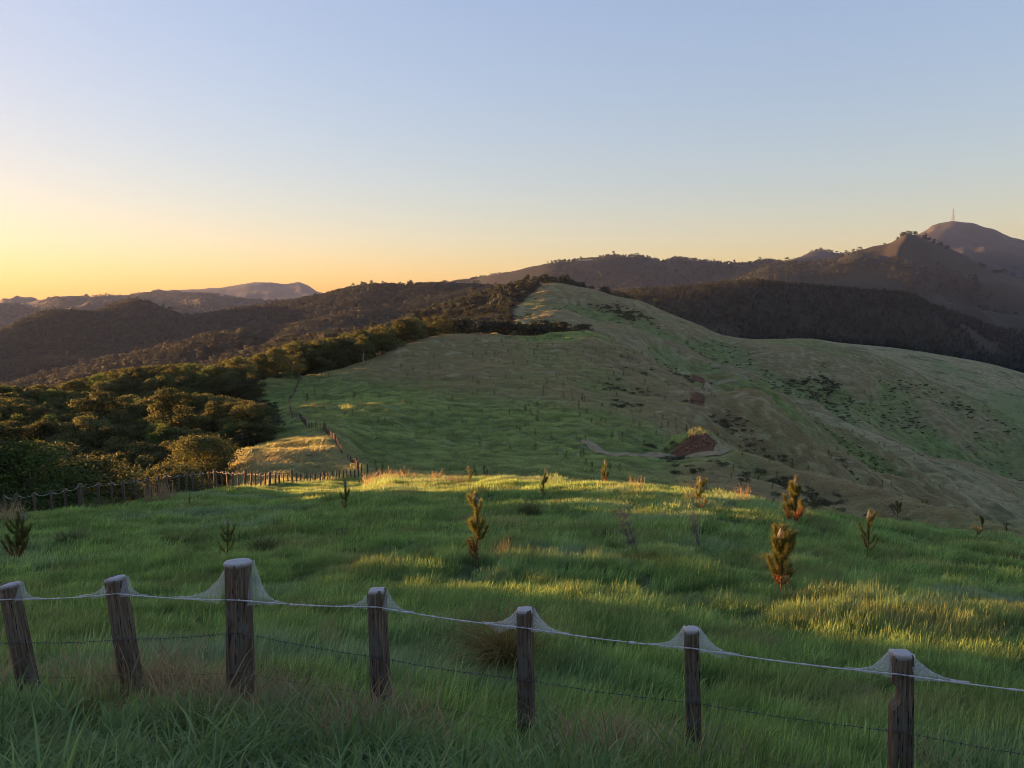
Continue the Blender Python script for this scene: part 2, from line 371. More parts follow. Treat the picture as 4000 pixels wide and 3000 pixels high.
LEAF = leaf_mat('bush_leaves', (0.030, 0.040, 0.013), (0.140, 0.145, 0.050), rough=0.7, spec=0.12, transl=0.35, vary=0.35)
LEAF_B = leaf_mat('bright_bush_leaves', (0.030, 0.055, 0.013), (0.115, 0.155, 0.042), rough=0.7, spec=0.12, transl=0.35, vary=0.2)
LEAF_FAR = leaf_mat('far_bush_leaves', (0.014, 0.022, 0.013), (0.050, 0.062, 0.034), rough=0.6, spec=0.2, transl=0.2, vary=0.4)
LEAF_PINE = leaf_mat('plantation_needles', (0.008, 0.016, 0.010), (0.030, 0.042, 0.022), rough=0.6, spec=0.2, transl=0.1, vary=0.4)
SCRUB = leaf_mat('scrub_leaves', (0.040, 0.044, 0.020), (0.130, 0.124, 0.062), rough=0.7, spec=0.15, transl=0.1, vary=0.3)

def bark_mat(name, a, b, sc=6.0):
    m, n, l, out = new_mat(name)
    tc = n.new('ShaderNodeTexCoord'); mp = n.new('ShaderNodeMapping'); mp.inputs['Scale'].default_value = (1, 1, 0.15)
    l.new(tc.outputs['Object'], mp.inputs[0])
    t = noise(n, l, sc, 6, mp.outputs[0]); c = ramp(n, l, t.outputs['Fac'], [(0.3, a), (0.7, b)])
    p = principled(n, l, c, 0.85, 0.15)
    bm_ = n.new('ShaderNodeBump'); bm_.inputs['Strength'].default_value = 0.6; bm_.inputs['Distance'].default_value = 0.02
    l.new(t.outputs['Fac'], bm_.inputs['Height']); l.new(bm_.outputs[0], p.inputs['Normal']); l.new(p.outputs[0], out.inputs[0])
    return m
BARK = bark_mat('bark', (0.035, 0.026, 0.018), (0.10, 0.08, 0.06))
BARK_PALE = bark_mat('pale_bark', (0.22, 0.19, 0.14), (0.42, 0.37, 0.29))
PINEBARK = bark_mat('sapling_bark', (0.10, 0.055, 0.028), (0.24, 0.14, 0.08), 20)

def wood_mat():
    m, n, l, out = new_mat('weathered_post_wood')
    tc = n.new('ShaderNodeTexCoord'); mp = n.new('ShaderNodeMapping'); mp.inputs['Scale'].default_value = (1, 1, 0.06)
    l.new(tc.outputs['Object'], mp.inputs[0])
    oi = n.new('ShaderNodeObjectInfo')
    t = noise(n, l, 60, 8, mp.outputs[0], 0.6); t2 = noise(n, l, 9, 5, tc.outputs['Object'])
    c = ramp(n, l, t.outputs['Fac'], [(0.28, (0.040, 0.030, 0.022)), (0.5, (0.105, 0.078, 0.054)), (0.72, (0.22, 0.17, 0.125))])
    c = mixc(n, l, maprange(n, l, t2.outputs['Fac'], 0.5, 0.66), c, (0.11, 0.105, 0.085))
    wv = noise(n, l, 160, 2, mp.outputs[0], 0.4)
    c = mixc(n, l, maprange(n, l, wv.outputs['Fac'], 0.60, 0.68), c, (0.012, 0.009, 0.007))
    p = principled(n, l, c, 0.85, 0.15)
    b = n.new('ShaderNodeBump'); b.inputs['Strength'].default_value = 0.8; b.inputs['Distance'].default_value = 0.006
    l.new(t.outputs['Fac'], b.inputs['Height']); l.new(b.outputs[0], p.inputs['Normal']); l.new(p.outputs[0], out.inputs[0])
    return m
WOOD = wood_mat()

def plain(name, col, rough=0.7, spec=0.3, metal=0.0):
    m, n, l, out = new_mat(name); p = principled(n, l, col, rough, spec); p.inputs['Metallic'].default_value = metal
    l.new(p.outputs[0], out.inputs[0]); return m
WIRE = plain('galvanised_wire', (0.10, 0.10, 0.10), 0.5, 0.4, 0.6)
STEEL = plain('mast_steel', (0.16, 0.16, 0.17), 0.6, 0.4, 0.2)

def web_mat(name, lo, hi, scale):
    m, n, l, out = new_mat(name)
    tc = n.new('ShaderNodeTexCoord'); mp = n.new('ShaderNodeMapping'); mp.inputs['Scale'].default_value = (0.35, 1, 1)
    l.new(tc.outputs['Object'], mp.inputs[0])
    t = noise(n, l, scale, 6, mp.outputs[0], 0.7)
    a = attr(n, 'tint')
    f = maprange(n, l, t.outputs['Fac'], 0.32, 0.68, lo, hi)
    mm = n.new('ShaderNodeMath'); mm.operation = 'MULTIPLY'; l.new(f, mm.inputs[0]); l.new(a.outputs['Fac'], mm.inputs[1]); mm.use_clamp = True
    d = n.new('ShaderNodeBsdfDiffuse'); d.inputs['Color'].default_value = (0.80, 0.80, 0.82, 1)
    tr = n.new('ShaderNodeBsdfTranslucent'); tr.inputs['Color'].default_value = (0.80, 0.80, 0.82, 1)
    dt = n.new('ShaderNodeMixShader'); dt.inputs[0].default_value = 0.5
    l.new(d.outputs[0], dt.inputs[1]); l.new(tr.outputs[0], dt.inputs[2])
    tp = n.new('ShaderNodeBsdfTransparent'); mx = n.new('ShaderNodeMixShader')
    l.new(mm.outputs[0], mx.inputs[0]); l.new(tp.outputs[0], mx.inputs[1]); l.new(dt.outputs[0], mx.inputs[2]); l.new(mx.outputs[0], out.inputs[0])
    return m
WEB = web_mat('spider_silk', 0.14, 0.52, 190)
SILK_CAP = web_mat('dense_spider_silk', 0.75, 1.0, 40)

def ground_mat():
    m, n, l, out = new_mat('hill_ground')
    geo = n.new('ShaderNodeNewGeometry'); pos = geo.outputs['Position']
    n1 = noise(n, l, 0.9, 6, pos, 0.65); n2 = noise(n, l, 0.06, 5, pos, 0.6); n3 = noise(n, l, 3.5, 4, pos, 0.6)
    mp = n.new('ShaderNodeMapping'); mp.inputs['Scale'].default_value = (0.25, 0.8, 0.8); mp.inputs['Rotation'].default_value = (0, 0, 0.5); l.new(pos, mp.inputs[0])
    n4 = noise(n, l, 0.7, 5, mp.outputs[0], 0.7)
    green = ramp(n, l, n1.outputs['Fac'], [(0.3, (0.080, 0.115, 0.036)), (0.55, (0.162, 0.210, 0.076)), (0.75, (0.24, 0.295, 0.115))])
    dryc = ramp(n, l, n4.outputs['Fac'], [(0.3, (0.125, 0.115, 0.055)), (0.5, (0.240, 0.210, 0.105)), (0.72, (0.37, 0.32, 0.175))])
    fdry = n.new('ShaderNodeMath'); fdry.operation = 'ADD'; fdry.use_clamp = True
    l.new(attr(n, 'dry').outputs['Fac'], fdry.inputs[0]); l.new(maprange(n, l, n2.outputs['Fac'], 0.35, 0.7, -0.25, 0.25), fdry.inputs[1])
    c = mixc(n, l, fdry.outputs[0], green, dryc)
    n5 = noise(n, l, 0.16, 5, mp.outputs[0], 0.62)
    c = mixc(n, l, maprange(n, l, n5.outputs['Fac'], 0.52, 0.66, 0.0, 0.75), c, (0.060, 0.060, 0.030))
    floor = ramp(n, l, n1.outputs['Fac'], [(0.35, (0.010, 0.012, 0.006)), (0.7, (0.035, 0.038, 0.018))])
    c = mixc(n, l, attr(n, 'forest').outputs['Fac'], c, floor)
    rockc = ramp(n, l, n4.outputs['Fac'], [(0.3, (0.07, 0.055, 0.042)), (0.7, (0.16, 0.125, 0.09))])
    c = mixc(n, l, attr(n, 'bare').outputs['Fac'], c, rockc)
    soil = ramp(n, l, n3.outputs['Fac'], [(0.3, (0.040, 0.020, 0.011)), (0.5, (0.115, 0.060, 0.034)), (0.75, (0.26, 0.165, 0.10))])
    c = mixc(n, l, attr(n, 'soil').outputs['Fac'], c, soil)
    p = principled(n, l, c, 0.85, 0.12)
    b = n.new('ShaderNodeBump'); b.inputs['Strength'].default_value = 0.9; b.inputs['Distance'].default_value = 0.5
    l.new(n1.outputs['Fac'], b.inputs['Height']); l.new(b.outputs[0], p.inputs['Normal']); l.new(p.outputs[0], out.inputs[0])
    return m
GROUND = ground_mat()

# ------------------------------------------------------------------ where the bush stands, where the grass is dry or coloured as sunlit
FB_D = [30, 45, 60, 75, 90, 115, 140, 165, 185, 195, 205, 215, 228, 244, 268, 300, 322, 344, 356, 380, 420, 500, 620, 660, 700, 740]
FB_X = [-60, 372, 432, 470, 515, 585, 612, 606, 575, 548, 556, 610, 690, 800, 895, 960, 1045, 1155, 1275, 1280, 1120, 1108, 1108, 1150, 1178, 3000]
def bush_edge(X, Y_):
    """distance in photo pixels inside (+) or outside (-) the bush edge"""
    z = H(X, Y_); x, y, d = project(np.stack([X, Y_, z], -1))
    e = np.interp(d, FB_D, FB_X) - x
    return np.where(d < 0.5, np.where(X < -28, 50, -50), e)

def blob(cx, cy, rx, ry, rot=0.0, rmin=80):
    """a round patch on the ground seen at a photo pixel, sizes in metres (across, along the sight line)"""
    c = ground_at(cx, cy, rmin); a = math.atan2(c[0], c[1]) + rot
    return (c[0], c[1], math.cos(a), math.sin(a), rx, ry)
def blob_f(bl, X, Y_):
    x0, y0, ca, sa, rx, ry = bl
    u = (X - x0) * ca - (Y_ - y0) * sa; v = (X - x0) * sa + (Y_ - y0) * ca
    return np.exp(-((u / rx) ** 2 + (v / ry) ** 2))
def box(A, n, ax):
    c = np.cumsum(np.insert(np.pad(A, [(n, n) if k == ax else (0, 0) for k in (0, 1)], mode='edge'), 0, 0, axis=ax), axis=ax); L = 2 * n + 1
    return (np.take(c, np.arange(L, c.shape[ax]), ax) - np.take(c, np.arange(0, c.shape[ax] - L), ax)) / L
CONV = np.tanh((ZZ - box(box(ZZ, 10, 0), 34, 1)) / 0.9)
def grid_at(G, X, Y_):
    c = np.interp(np.arctan2(X, Y_), AL, np.arange(len(AL))).round().astype(int); r = np.interp(np.hypot(X, Y_), RR, np.arange(len(RR))).round().astype(int)
    return G[np.clip(r, 0, len(RR) - 1), np.clip(c, 0, len(AL) - 1)]
DRY_OR_LIT = [(blob(630, 985, 16, 22, 0, 62), .5), (blob(1000, 765, 30, 60), .75), (blob(920, 790, 22, 35), .4), (blob(1390, 790, 22, 50), .8), (blob(1450, 860, 14, 40), .55), (blob(1500, 905, 18, 30), .5),  # first patch: sunlit orange of the slope put into the grass colour
       (blob(1300, 750, 10, 25), .5), (blob(1620, 930, 14, 20), .6), (blob(1780, 1000, 20, 22), .7), (blob(1900, 1080, 20, 22), .7), (blob(2020, 1080, 20, 25), .7), (blob(2150, 1090, 22, 30), .7), (blob(1650, 1060, 9, 20), .5), (blob(1600, 1045, 12, 14), .45), (blob(1200, 850, 22, 15), .35)]
WET = [(blob(1235, 722, 13, 22), 1.), (blob(1470, 880, 7, 5), 1.), (blob(1610, 838, 12, 14), .9), (blob(1700, 880, 8, 10), .6), (blob(2050, 975, 17, 10, 0, 300), 1.), (blob(1750, 738, 40, 20, 0, 450), .7), (blob(1690, 742, 25, 12, 0, 450), .6), (blob(2060, 800, 24, 14, 0, 450), .8), (blob(1000, 930, 45, 28), .6), (blob(760, 860, 25, 25), .6)]
def dryness(X, Y_):
    r = np.hypot(X, Y_)
    base = 0.14 + 0.10 * smooth01(r, 90, 150) + 0.42 * smooth01(r, 330, 430) + 0.22 * smooth01(X, 20, 120) * smooth01(r, 120, 200) * (r < 500)
    base = base + fbm(X / 14, Y_ / 14, 3, 61) * 0.22
    base = base + 0.38 * grid_at(CONV, X, Y_) * smooth01(r, 100, 150)  # crests drier; also relief shading put into the colour, light crests, dark hollows
    for b, w in DRY_OR_LIT: base = base + w * blob_f(b, X, Y_) * 1.1
    for b, w in WET: base = base - w * blob_f(b, X, Y_) * 0.9
    return np.clip(base, 0, 1)

# cut banks of bare red soil: a scarp raised behind the bench of the track
SOIL = np.zeros_like(ZZ)
def cut_bank(xs, ybase, hmax, width_r, rmin, fall=22.0):
    global ZZ
    cols = [math.atan2(*(ray(x, ybase)[:2])) for x in xs]
    cb = ground_at(xs[1], ybase, rmin); r0 = math.hypot(cb[0], cb[1])
    u = (AL[None] - cols[0]) / (cols[2] - cols[0])
    edge = np.sin(np.clip(u, 0, 1) * math.pi) ** 0.55 * (u > 0) * (u < 1)
    jag = 1 + 0.45 * fbm(GX / 1.1, GY / 1.1, 3, 71)
    t = (R2 - r0) / width_r + 0.25 * fbm(GX / 2, GY / 2, 2, 72)
    ZZ = ZZ + hmax * edge * jag * smooth01(t, 0, 1) * (1 - smooth01(R2, r0 + width_r * 1.3, r0 + width_r + fall))
    SOIL[:] = np.maximum(SOIL, smooth01(edge + .35 * fbm(GX / .9, GY / 2., 3, 73), .3, .5) * smooth01(t, -.5, -.1) * (1 - smooth01(t, 0.95, 1.25)))
cut_bank((1444, 1500, 1560), 977, 2.7, 2.4, 110)
cut_bank((1490, 1512, 1538), 828, 2.4, 4.0, 200, 14)
cut_bank((1488, 1506, 1524), 872, 2.0, 3.5, 150, 12)

nr, nc = ZZ.shape
EDGE = bush_edge(GX, GY)
DRYV = dryness(GX, GY)
SXg = np.zeros_like(ZZ)
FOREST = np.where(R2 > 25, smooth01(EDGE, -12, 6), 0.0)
FOREST = np.maximum(FOREST, 0.55 * (R2 < KR[5][None] * 1.03))          # thatch under the near field's long grass, darkened to paint shade between blades
# far country: all bush, with bare clearings
BARE = np.zeros_like(ZZ)
far = smooth01(R2, 2300, 2600) * (GX > 600)
clear = smooth01(fbm(GX / 130, GY / 200, 4, 81), 0.22, 0.42)
BARE = np.maximum(BARE, clear * smooth01(R2, 950, 1100) * (1 - smooth01(R2, 1500, 2000)) * (GX > 150) * 0.18)
BARE = np.maximum(BARE, far * 0.2 * smooth01(fbm(GX / 300, GY / 300, 4, 83) + smooth01(ZZ, 60, 200) * .5, 0.0, 0.5))
BARE = np.maximum(BARE, (R2 > 4800) * (GX > 1500) * (0.12 + 0.25 * fbm(GX / 250, GY / 250, 3, 85)))
BARE = np.clip(BARE, 0, 1)
BANDS = [('grass_field', 6), ('grazed_hill', 14), ('pasture_ridge', 18), ('bush_hill', 20), ('mountain', 22), ('far_range', 99)]
rc = 0.5 * (RR[1:] + RR[:-1])[:, None] * np.ones((1, nc - 1))
lim = [0.0] + [KR[k][None, :-1] if k < 90 else 1e9 for _, k in BANDS]
qi = np.arange(nr - 1)[:, None] * nc + np.arange(nc - 1)[None]
QUADS = np.stack([qi, qi + 1, qi + nc + 1, qi + nc], -1)
VALL = np.stack([GX, GY, ZZ], -1).reshape(-1, 3)
for bi, (nm, k) in enumerate(BANDS):
    sel = (rc >= lim[bi]) & (rc < lim[bi + 1])
    F = QUADS[sel]
    used, inv = np.unique(F, return_inverse=True)
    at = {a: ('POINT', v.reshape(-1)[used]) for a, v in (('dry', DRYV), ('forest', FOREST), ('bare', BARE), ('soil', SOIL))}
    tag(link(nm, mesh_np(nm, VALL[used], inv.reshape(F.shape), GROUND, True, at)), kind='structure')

# ------------------------------------------------------------------ plant builders
def blades(rs, n, radius, h, w, bend, wind=(0.6, -0.1), flop=0.35, tint=(0.2, 1.0)):
    """n curved blades rooted in a disc: each two quads and a tip"""
    a = rs.uniform(0, 2 * math.pi, n); q = radius * np.sqrt(rs.uniform(0, 1, n))
    base = np.stack([q * np.cos(a), q * np.sin(a), np.zeros(n)], -1)
    L = rs.uniform(h[0], h[1], n); W = rs.uniform(w[0], w[1], n)
    da = rs.uniform(0, 2 * math.pi, n)
    lean = np.stack([np.cos(da) * flop + wind[0], np.sin(da) * flop + wind[1]], -1) * rs.uniform(.4, 1.2, n)[:, None] * bend
    fa = rs.uniform(0, math.pi, n); side = np.stack([np.cos(fa), np.sin(fa), np.zeros(n)], -1)
    rows = []
    for t in (0.0, 0.4, 0.75, 1.0):
        hor = lean * (t ** 1.8)[..., None] if hasattr(t, 'shape') else lean * t ** 1.8
        up = t - 0.45 * t ** 2.4 * np.clip(np.linalg.norm(lean, axis=1), 0, 1.3)
        P = base + np.concatenate([hor * L[:, None], (up * L)[:, None]], 1)
        rows.append((P, W * (1, .9, .6, 0)[(0.0, 0.4, 0.75, 1.0).index(t)]))
    V = np.zeros((n, 7, 3))
    for i in range(3):
        P, ww = rows[i]
        V[:, 2 * i] = P - side * ww[:, None] / 2; V[:, 2 * i + 1] = P + side * ww[:, None] / 2
    V[:, 6] = rows[3][0]
    o = (np.arange(n) * 7)[:, None]
    F = np.concatenate([o + np.array([[0, 1, 3, 2]]), o + np.array([[2, 3, 5, 4]]), o + np.array([[4, 5, 6, 6]])], 0)
    T = np.repeat(rs.uniform(tint[0], tint[1], n), 7) * np.tile([.8, .8, .9, .9, 1, 1, 1.0], n)  # tint falls toward the root: shade painted into each blade
    return V.reshape(-1, 3), F, T

def quads_mesh(name, V, F, T, mat, smooth=False):
    """F may hold triangles written as quads with a doubled last corner"""
    tri = F[F[:, 3] == F[:, 2]][:, :3]; q = F[F[:, 3] != F[:, 2]]
    F2 = np.concatenate([tri, q[:, :3], q[:, [0, 2, 3]]], 0)
    return mesh_np(name, V, F2, mat, smooth, {'tint': ('POINT', T)})

def leaf_cloud(rs, centres, radii, n, size, flat=0.75, up=0.25, tint=(0, 1)):
    """leaf quads in the shells of lobes; brighter leaves towards the outside of each spray"""
    k = rs.choice(len(centres), n, p=(radii ** 2) / (radii ** 2).sum())
    d = rs.normal(size=(n, 3)); d[:, 2] = np.abs(d[:, 2]) * 0.9 - 0.28; d /= np.linalg.norm(d, axis=1)[:, None]
    rad = radii[k] * (1 - 0.42 * rs.uniform(0, 1, n) ** 1.7) * (1 + 0.17 * rs.normal(size=n))
    P = centres[k] + d * rad[:, None] * np.array([1, 1, flat])
    nrm = d + rs.normal(size=(n, 3)) * 0.7 + np.array([0, 0, up]); nrm /= np.linalg.norm(nrm, axis=1)[:, None]
    a = np.cross(nrm, rs.normal(size=(n, 3))); a /= np.linalg.norm(a, axis=1)[:, None]; b = np.cross(nrm, a)
    s = size * rs.uniform(.6, 1.35, n)[:, None]
    V = np.stack([P - a * s, P - b * s * .55, P + a * s, P + b * s * .55], 1).reshape(-1, 3)
    F = np.arange(4 * n).reshape(n, 4)
    T = np.repeat(rs.uniform(tint[0], tint[1], n), 4)
    return V, F, T

def tree_meshes(name, seed, h=9.0, w=8.0, n=8000, leaf=0.20, lobes=34, mat=None, trunk_h=0.45, bark=None, cone=0.0, low=0.18):
    rs = np.random.default_rng(seed)
    C, R = [], []
    for i in range(lobes):
        t = rs.uniform(low, 1.0)
        prof = (1 - cone) * math.sqrt(max(0.02, 1 - ((t - .45) / .56) ** 2)) + cone * (1.05 - t)
        a = rs.uniform(0, 2 * math.pi); q = math.sqrt(rs.uniform(.1, 1)) * prof * w / 2 * .86
        R.append(rs.uniform(.075, .20) * w * (0.65 + .35 * prof)); C.append((q * math.cos(a), q * math.sin(a), t * h - R[-1] * .45))
    C, R = np.array(C), np.array(R)
    V, F, T = leaf_cloud(rs, C, R, n, leaf)
    crown = quads_mesh(name + '_crown', V, F, T, mat or LEAF)
    mb = MB()
    base = np.array([0, 0, -1.2]); top = np.array([rs.uniform(-.4, .4), rs.uniform(-.4, .4), h * .8])
    ts = np.linspace(0, 1, 7); P = base + (top - base) * ts[:, None] + np.stack([np.sin(ts * 5 + seed) * .15, np.cos(ts * 4) * .15, 0 * ts], -1)
    mb.tube(P, np.interp(ts, [0, .12, 1], [.034, .024, .005]) * h, 8)
    for i in range(min(9, lobes)):
        j = rs.integers(lobes); s0 = P[int(rs.integers(2, 5))]
        tt = np.linspace(0, 1, 4)[:, None]; Q = s0 + (C[j] - s0) * tt; Q[:, 2] += np.sin(tt[:, 0] * math.pi) * .25
        mb.tube(Q, np.linspace(.010, .003, 4) * h, 5)
    return crown, mb.mesh(name + '_trunk', bark or BARK, True)

SRC = []
def proto(name, me):
    o = bpy.data.objects.new(name, me); return o

def scatter(name, label, P, rot, scl, idx, dry, meshes, kind='stuff'):
    """one object of uncountable plants: points with instanced clumps"""
    col = bpy.data.collections.new(name + '_source')
    for i, me in enumerate(meshes): col.objects.link(bpy.data.objects.new('%s_kind_%02d' % (name, i), me))
    P = np.asarray(P, np.float32)
    me = bpy.data.meshes.new(name); me.vertices.add(len(P)); me.vertices.foreach_set('co', P.ravel())
    scl = np.asarray(scl, np.float32)
    if scl.ndim == 1: scl = np.repeat(scl[:, None], 3, 1)
    for an, ty, key, arr in (('rot', 'FLOAT_VECTOR', 'vector', rot), ('scl', 'FLOAT_VECTOR', 'vector', scl), ('dry', 'FLOAT', 'value', dry)):
        a = me.attributes.new(an, ty, 'POINT'); a.data.foreach_set(key, np.asarray(arr, np.float32).ravel())
    a = me.attributes.new('idx', 'INT', 'POINT'); a.data.foreach_set('value', np.asarray(idx, np.int32))
    me.update()
    ng = bpy.data.node_groups.new(name + '_nodes', 'GeometryNodeTree')
    ng.interface.new_socket('Geometry', in_out='INPUT', socket_type='NodeSocketGeometry')
    ng.interface.new_socket('Geometry', in_out='OUTPUT', socket_type='NodeSocketGeometry')
    N, L = ng.nodes, ng.links
    gi, go = N.new('NodeGroupInput'), N.new('NodeGroupOutput')
    ci = N.new('GeometryNodeCollectionInfo'); ci.inputs['Collection'].default_value = col
    ci.inputs['Separate Children'].default_value = True; ci.inputs['Reset Children'].default_value = True
    io = N.new('GeometryNodeInstanceOnPoints'); io.inputs['Pick Instance'].default_value = True
    def na(nm, ty):
        k = N.new('GeometryNodeInputNamedAttribute'); k.data_type = ty; k.inputs['Name'].default_value = nm
        return [s_ for s_ in k.outputs if s_.enabled and s_.name == 'Attribute'][0]
    e2r = N.new('FunctionNodeEulerToRotation')
    L.new(gi.outputs[0], io.inputs['Points']); L.new(ci.outputs[0], io.inputs['Instance'])
    L.new(na('idx', 'INT'), io.inputs['Instance Index']); L.new(na('rot', 'FLOAT_VECTOR'), e2r.inputs[0]); L.new(e2r.outputs[0], io.inputs['Rotation'])
    L.new(na('scl', 'FLOAT_VECTOR'), io.inputs['Scale']); L.new(io.outputs[0], go.inputs[0])
    o = link(name, me); md = o.modifiers.new('scatter', 'NODES'); md.node_group = ng
    o['kind'] = kind
    if label: o['label'] = label
    return o

def fill_wedge(dens, r0, r1, a0, a1, seed):
    """random points on the ground, so many per square metre, between two radii and two azimuths (degrees)"""
    rs = np.random.default_rng(seed); a0, a1 = math.radians(a0), math.radians(a1)
    n = int(dens * 0.5 * (a1 - a0) * (r1 * r1 - r0 * r0))
    r = np.sqrt(rs.uniform(r0 * r0, r1 * r1, n)); a = rs.uniform(a0, a1, n)
    return r * np.sin(a), r * np.cos(a), rs

def tilt_rot(X, Y_, rs, amount=1.0, spin=None):
    sx, sy = slope_at(X, Y_, 1.0)
    rz = rs.uniform(-.5, .5, len(X)) if spin is None else spin
    rx = np.arctan(sy) * amount; ry = -np.arctan(sx) * amount
    # tilt in world axes then spin: small-angle composition about the spun axes
    c, s_ = np.cos(rz), np.sin(rz)
    return np.stack([rx * c + ry * s_, -rx * s_ + ry * c, rz], -1)

# ------------------------------------------------------------------ trees of the bush
TREES = [tree_meshes('bush_tree_%d' % i, 100 + i, **kw) for i, kw in enumerate([
    dict(h=9.0, w=8.5, n=9000, leaf=.17, lobes=46), dict(h=10.0, w=8.0, n=9000, leaf=.16, lobes=50), dict(h=8.0, w=9.5, n=9000, leaf=.18, lobes=52),
    dict(h=8.5, w=7.0, n=8000, leaf=.15, lobes=40, mat=LEAF_B), dict(h=10.5, w=7.0, n=9000, leaf=.16, lobes=44, cone=.45),
    dict(h=8.0, w=8.0, n=17000, leaf=.10, lobes=60, mat=LEAF_B), dict(h=8.0, w=7.5, n=17000, leaf=.10, lobes=70)])]
rs = np.random.default_rng(3)
def jitter_grid(x0, x1, y0, y1, step, rs, jit=.42):
    gx, gy = np.meshgrid(np.arange(x0, x1, step), np.arange(y0, y1, step))
    gx = gx + rs.uniform(-jit, jit, gx.shape) * step; gy = gy + rs.uniform(-jit, jit, gy.shape) * step
    return gx.ravel(), gy.ravel()
TX, TY = jitter_grid(-150, 60, 20, 400, 5.3, rs)
e = bush_edge(TX, TY); px, py, pd = project(np.stack([TX, TY, H(TX, TY)], -1))
crest_r = line_r(12, TX, TY); rr_ = np.hypot(TX, TY)
beyond = (pd > 226) & (px > 540)
keep = (e > 6) & (rr_ < np.where(beyond, crest_r + 32, 268)) & ~(beyond & (rr_ < crest_r + 2)) & (pd > 38)
keep &= (px > -700)
FXL = np.array([11, 110, 172, 265, 359, 464, 582, 630, 680, 719, 790]); FDL = np.interp(FXL, [0, 110, 172, 265, 359, 464, 582, 630, 680, 719, 790], [29.5, 31, 33.5, 37.5, 43, 49, 61, 67, 71.5, 74, 77])
for k_ in range(len(FXL) - 1):
    a_, b_ = [np.array([(FXL[q] - CX) / FOC * FDL[q], FDL[q]]) for q in (k_, k_ + 1)]
    t_ = np.clip(((TX - a_[0]) * (b_ - a_)[0] + (TY - a_[1]) * (b_ - a_)[1]) / ((b_ - a_) ** 2).sum(), 0, 1)
    keep &= np.hypot(TX - a_[0] - t_ * (b_ - a_)[0], TY - a_[1] - t_ * (b_ - a_)[1]) > 6.0
TX, TY = TX[keep], TY[keep]; px, pd, e = px[keep], pd[keep], e[keep]
TZ = H(TX, TY)
# canopy heights: the tops seen in the photograph, read back to each tree
TOPX = [-700, 0, 130, 260, 420, 560, 620, 700, 800, 900, 1000, 1100, 1200, 1290]
nat = 8.0 + 2.2 * fbm(TX / 22, TY / 22, 2, 91) + rs.uniform(-1.2, 1.2, len(TX))
nat = np.where((pd < 80), nat * np.interp(e, [0, 60, 200], [.45, .75, 1.0]), nat)
nat = np.where((pd > 205) & (px > 540), np.interp(px, [540, 600, 640, 800, 900, 1000, 1160, 1275], [6.0, 8.5, 10.5, 10.0, 9.0, 8.0, 9.5, 6.0]) + rs.uniform(-.6, .6, len(TX)), nat)
TS = np.clip(nat, 2.5, 13)
for sx_, sy_ in ((540, 1005), (600, 990), (600, 1015), (560, 985), (640, 1010), (700, 1000), (715, 950), (740, 990), (765, 1015), (785, 1028), (660, 950), (660, 990), (700, 945), (720, 990), (750, 1010)):
    g0 = ground_at(sx_, sy_, 62); ux_, uy_ = TX - g0[0], TY - g0[1]
    al = ux_ * math.sin(SUN_AZ) + uy_ * math.cos(SUN_AZ); ac = np.abs(ux_ * math.cos(SUN_AZ) - uy_ * math.sin(SUN_AZ))
    capz = g0[2] + .1 + al * math.tan(SUN_EL) - TZ
    TS = np.where((al > 0) & (ac < 7.0) & (al < 140), np.minimum(TS, np.maximum(capz, 2.4)), TS)
yc_ = np.where((pd >= 105) & (pd < 182), np.interp(px, [0, 200, 300, 365, 450, 550, 620], [830, 845, 845, 838, 850, 864, 892]), np.where(pd < 105, np.interp(px, [0, 150, 250, 400, 500], [965, 905, 890, 905, 930]), np.interp(px, [0, 130, 260, 400, 480, 540], [832, 828, 795, 782, 790, 800])))
ph_ = ray(px, yc_)[:, 2] * pd - TZ
TS = np.where(((px < 545) | (pd < 182)) & (pd < 250), np.minimum(TS, np.maximum(ph_, 2.2)), TS)
inview = (px > -90) & (px < 1400)
ytop = project(np.stack([TX, TY, TZ + TS], -1))[1]; skyline = np.full(400, 3000.0); shows = np.zeros(len(TX), bool)
for i in np.argsort(pd):
    b0 = int(px[i] / 10) + 100; hw_ = max(1, int(.4 * TS[i] / pd[i] * FOC / 10))
    if b0 - hw_ < 0 or b0 + hw_ >= 400: continue
    sl = skyline[b0 - hw_: b0 + hw_ + 1]; shows[i] = (sl > ytop[i] + 3).mean() > .25
    skyline[b0 - hw_: b0 + hw_ + 1] = np.minimum(sl, ytop[i] + .12 * TS[i] / pd[i] * FOC)
app = np.where(inview & shows, TS / pd, 0)
order = np.argsort(-app)
single = [i for i in order[:292] if app[i] > 0]
rest = [i for i in range(len(TX)) if i not in set(single)]
GR = [('dark evergreen tree in the dense bush just beyond the left fence', 'bush trees beyond the left fence'),
      ('dark evergreen tree in the rounded bush canopy further down the left slope', 'bush trees of the left slope canopy'),
      ('tree in the tall hedge-like row of bush along the hilltop fence', 'bush trees along the hilltop fence')]
def place_tree(i, k, label, group, loc, s3, rz, name='bush_tree'):
    t = empty(name, loc, rz); t.scale = s3
    tag(t, label, 'tree', group)
    c, tr = (TREES[k] if not isinstance(k, tuple) else k)
    link('crown', c, t); link('trunk', tr, t)
    return t
for i in single:
    k = int(rs.integers(5)) if pd[i] > 95 else int(rs.integers(5, 7))
    hh = (9, 10, 8, 8.5, 10.5, 8, 8)[k]
    s_ = TS[i] / hh
    g = GR[2] if (pd[i] > 205 and px[i] > 540) else GR[0] if pd[i] < 105 else GR[1]
    place_tree(i, k, g[0], g[1], (TX[i], TY[i], TZ[i] - .2), (max(s_, .6) * rs.uniform(1.0, 1.3), max(s_, .6) * rs.uniform(1.0, 1.3), s_), rs.uniform(0, 6.28))
LOD = []
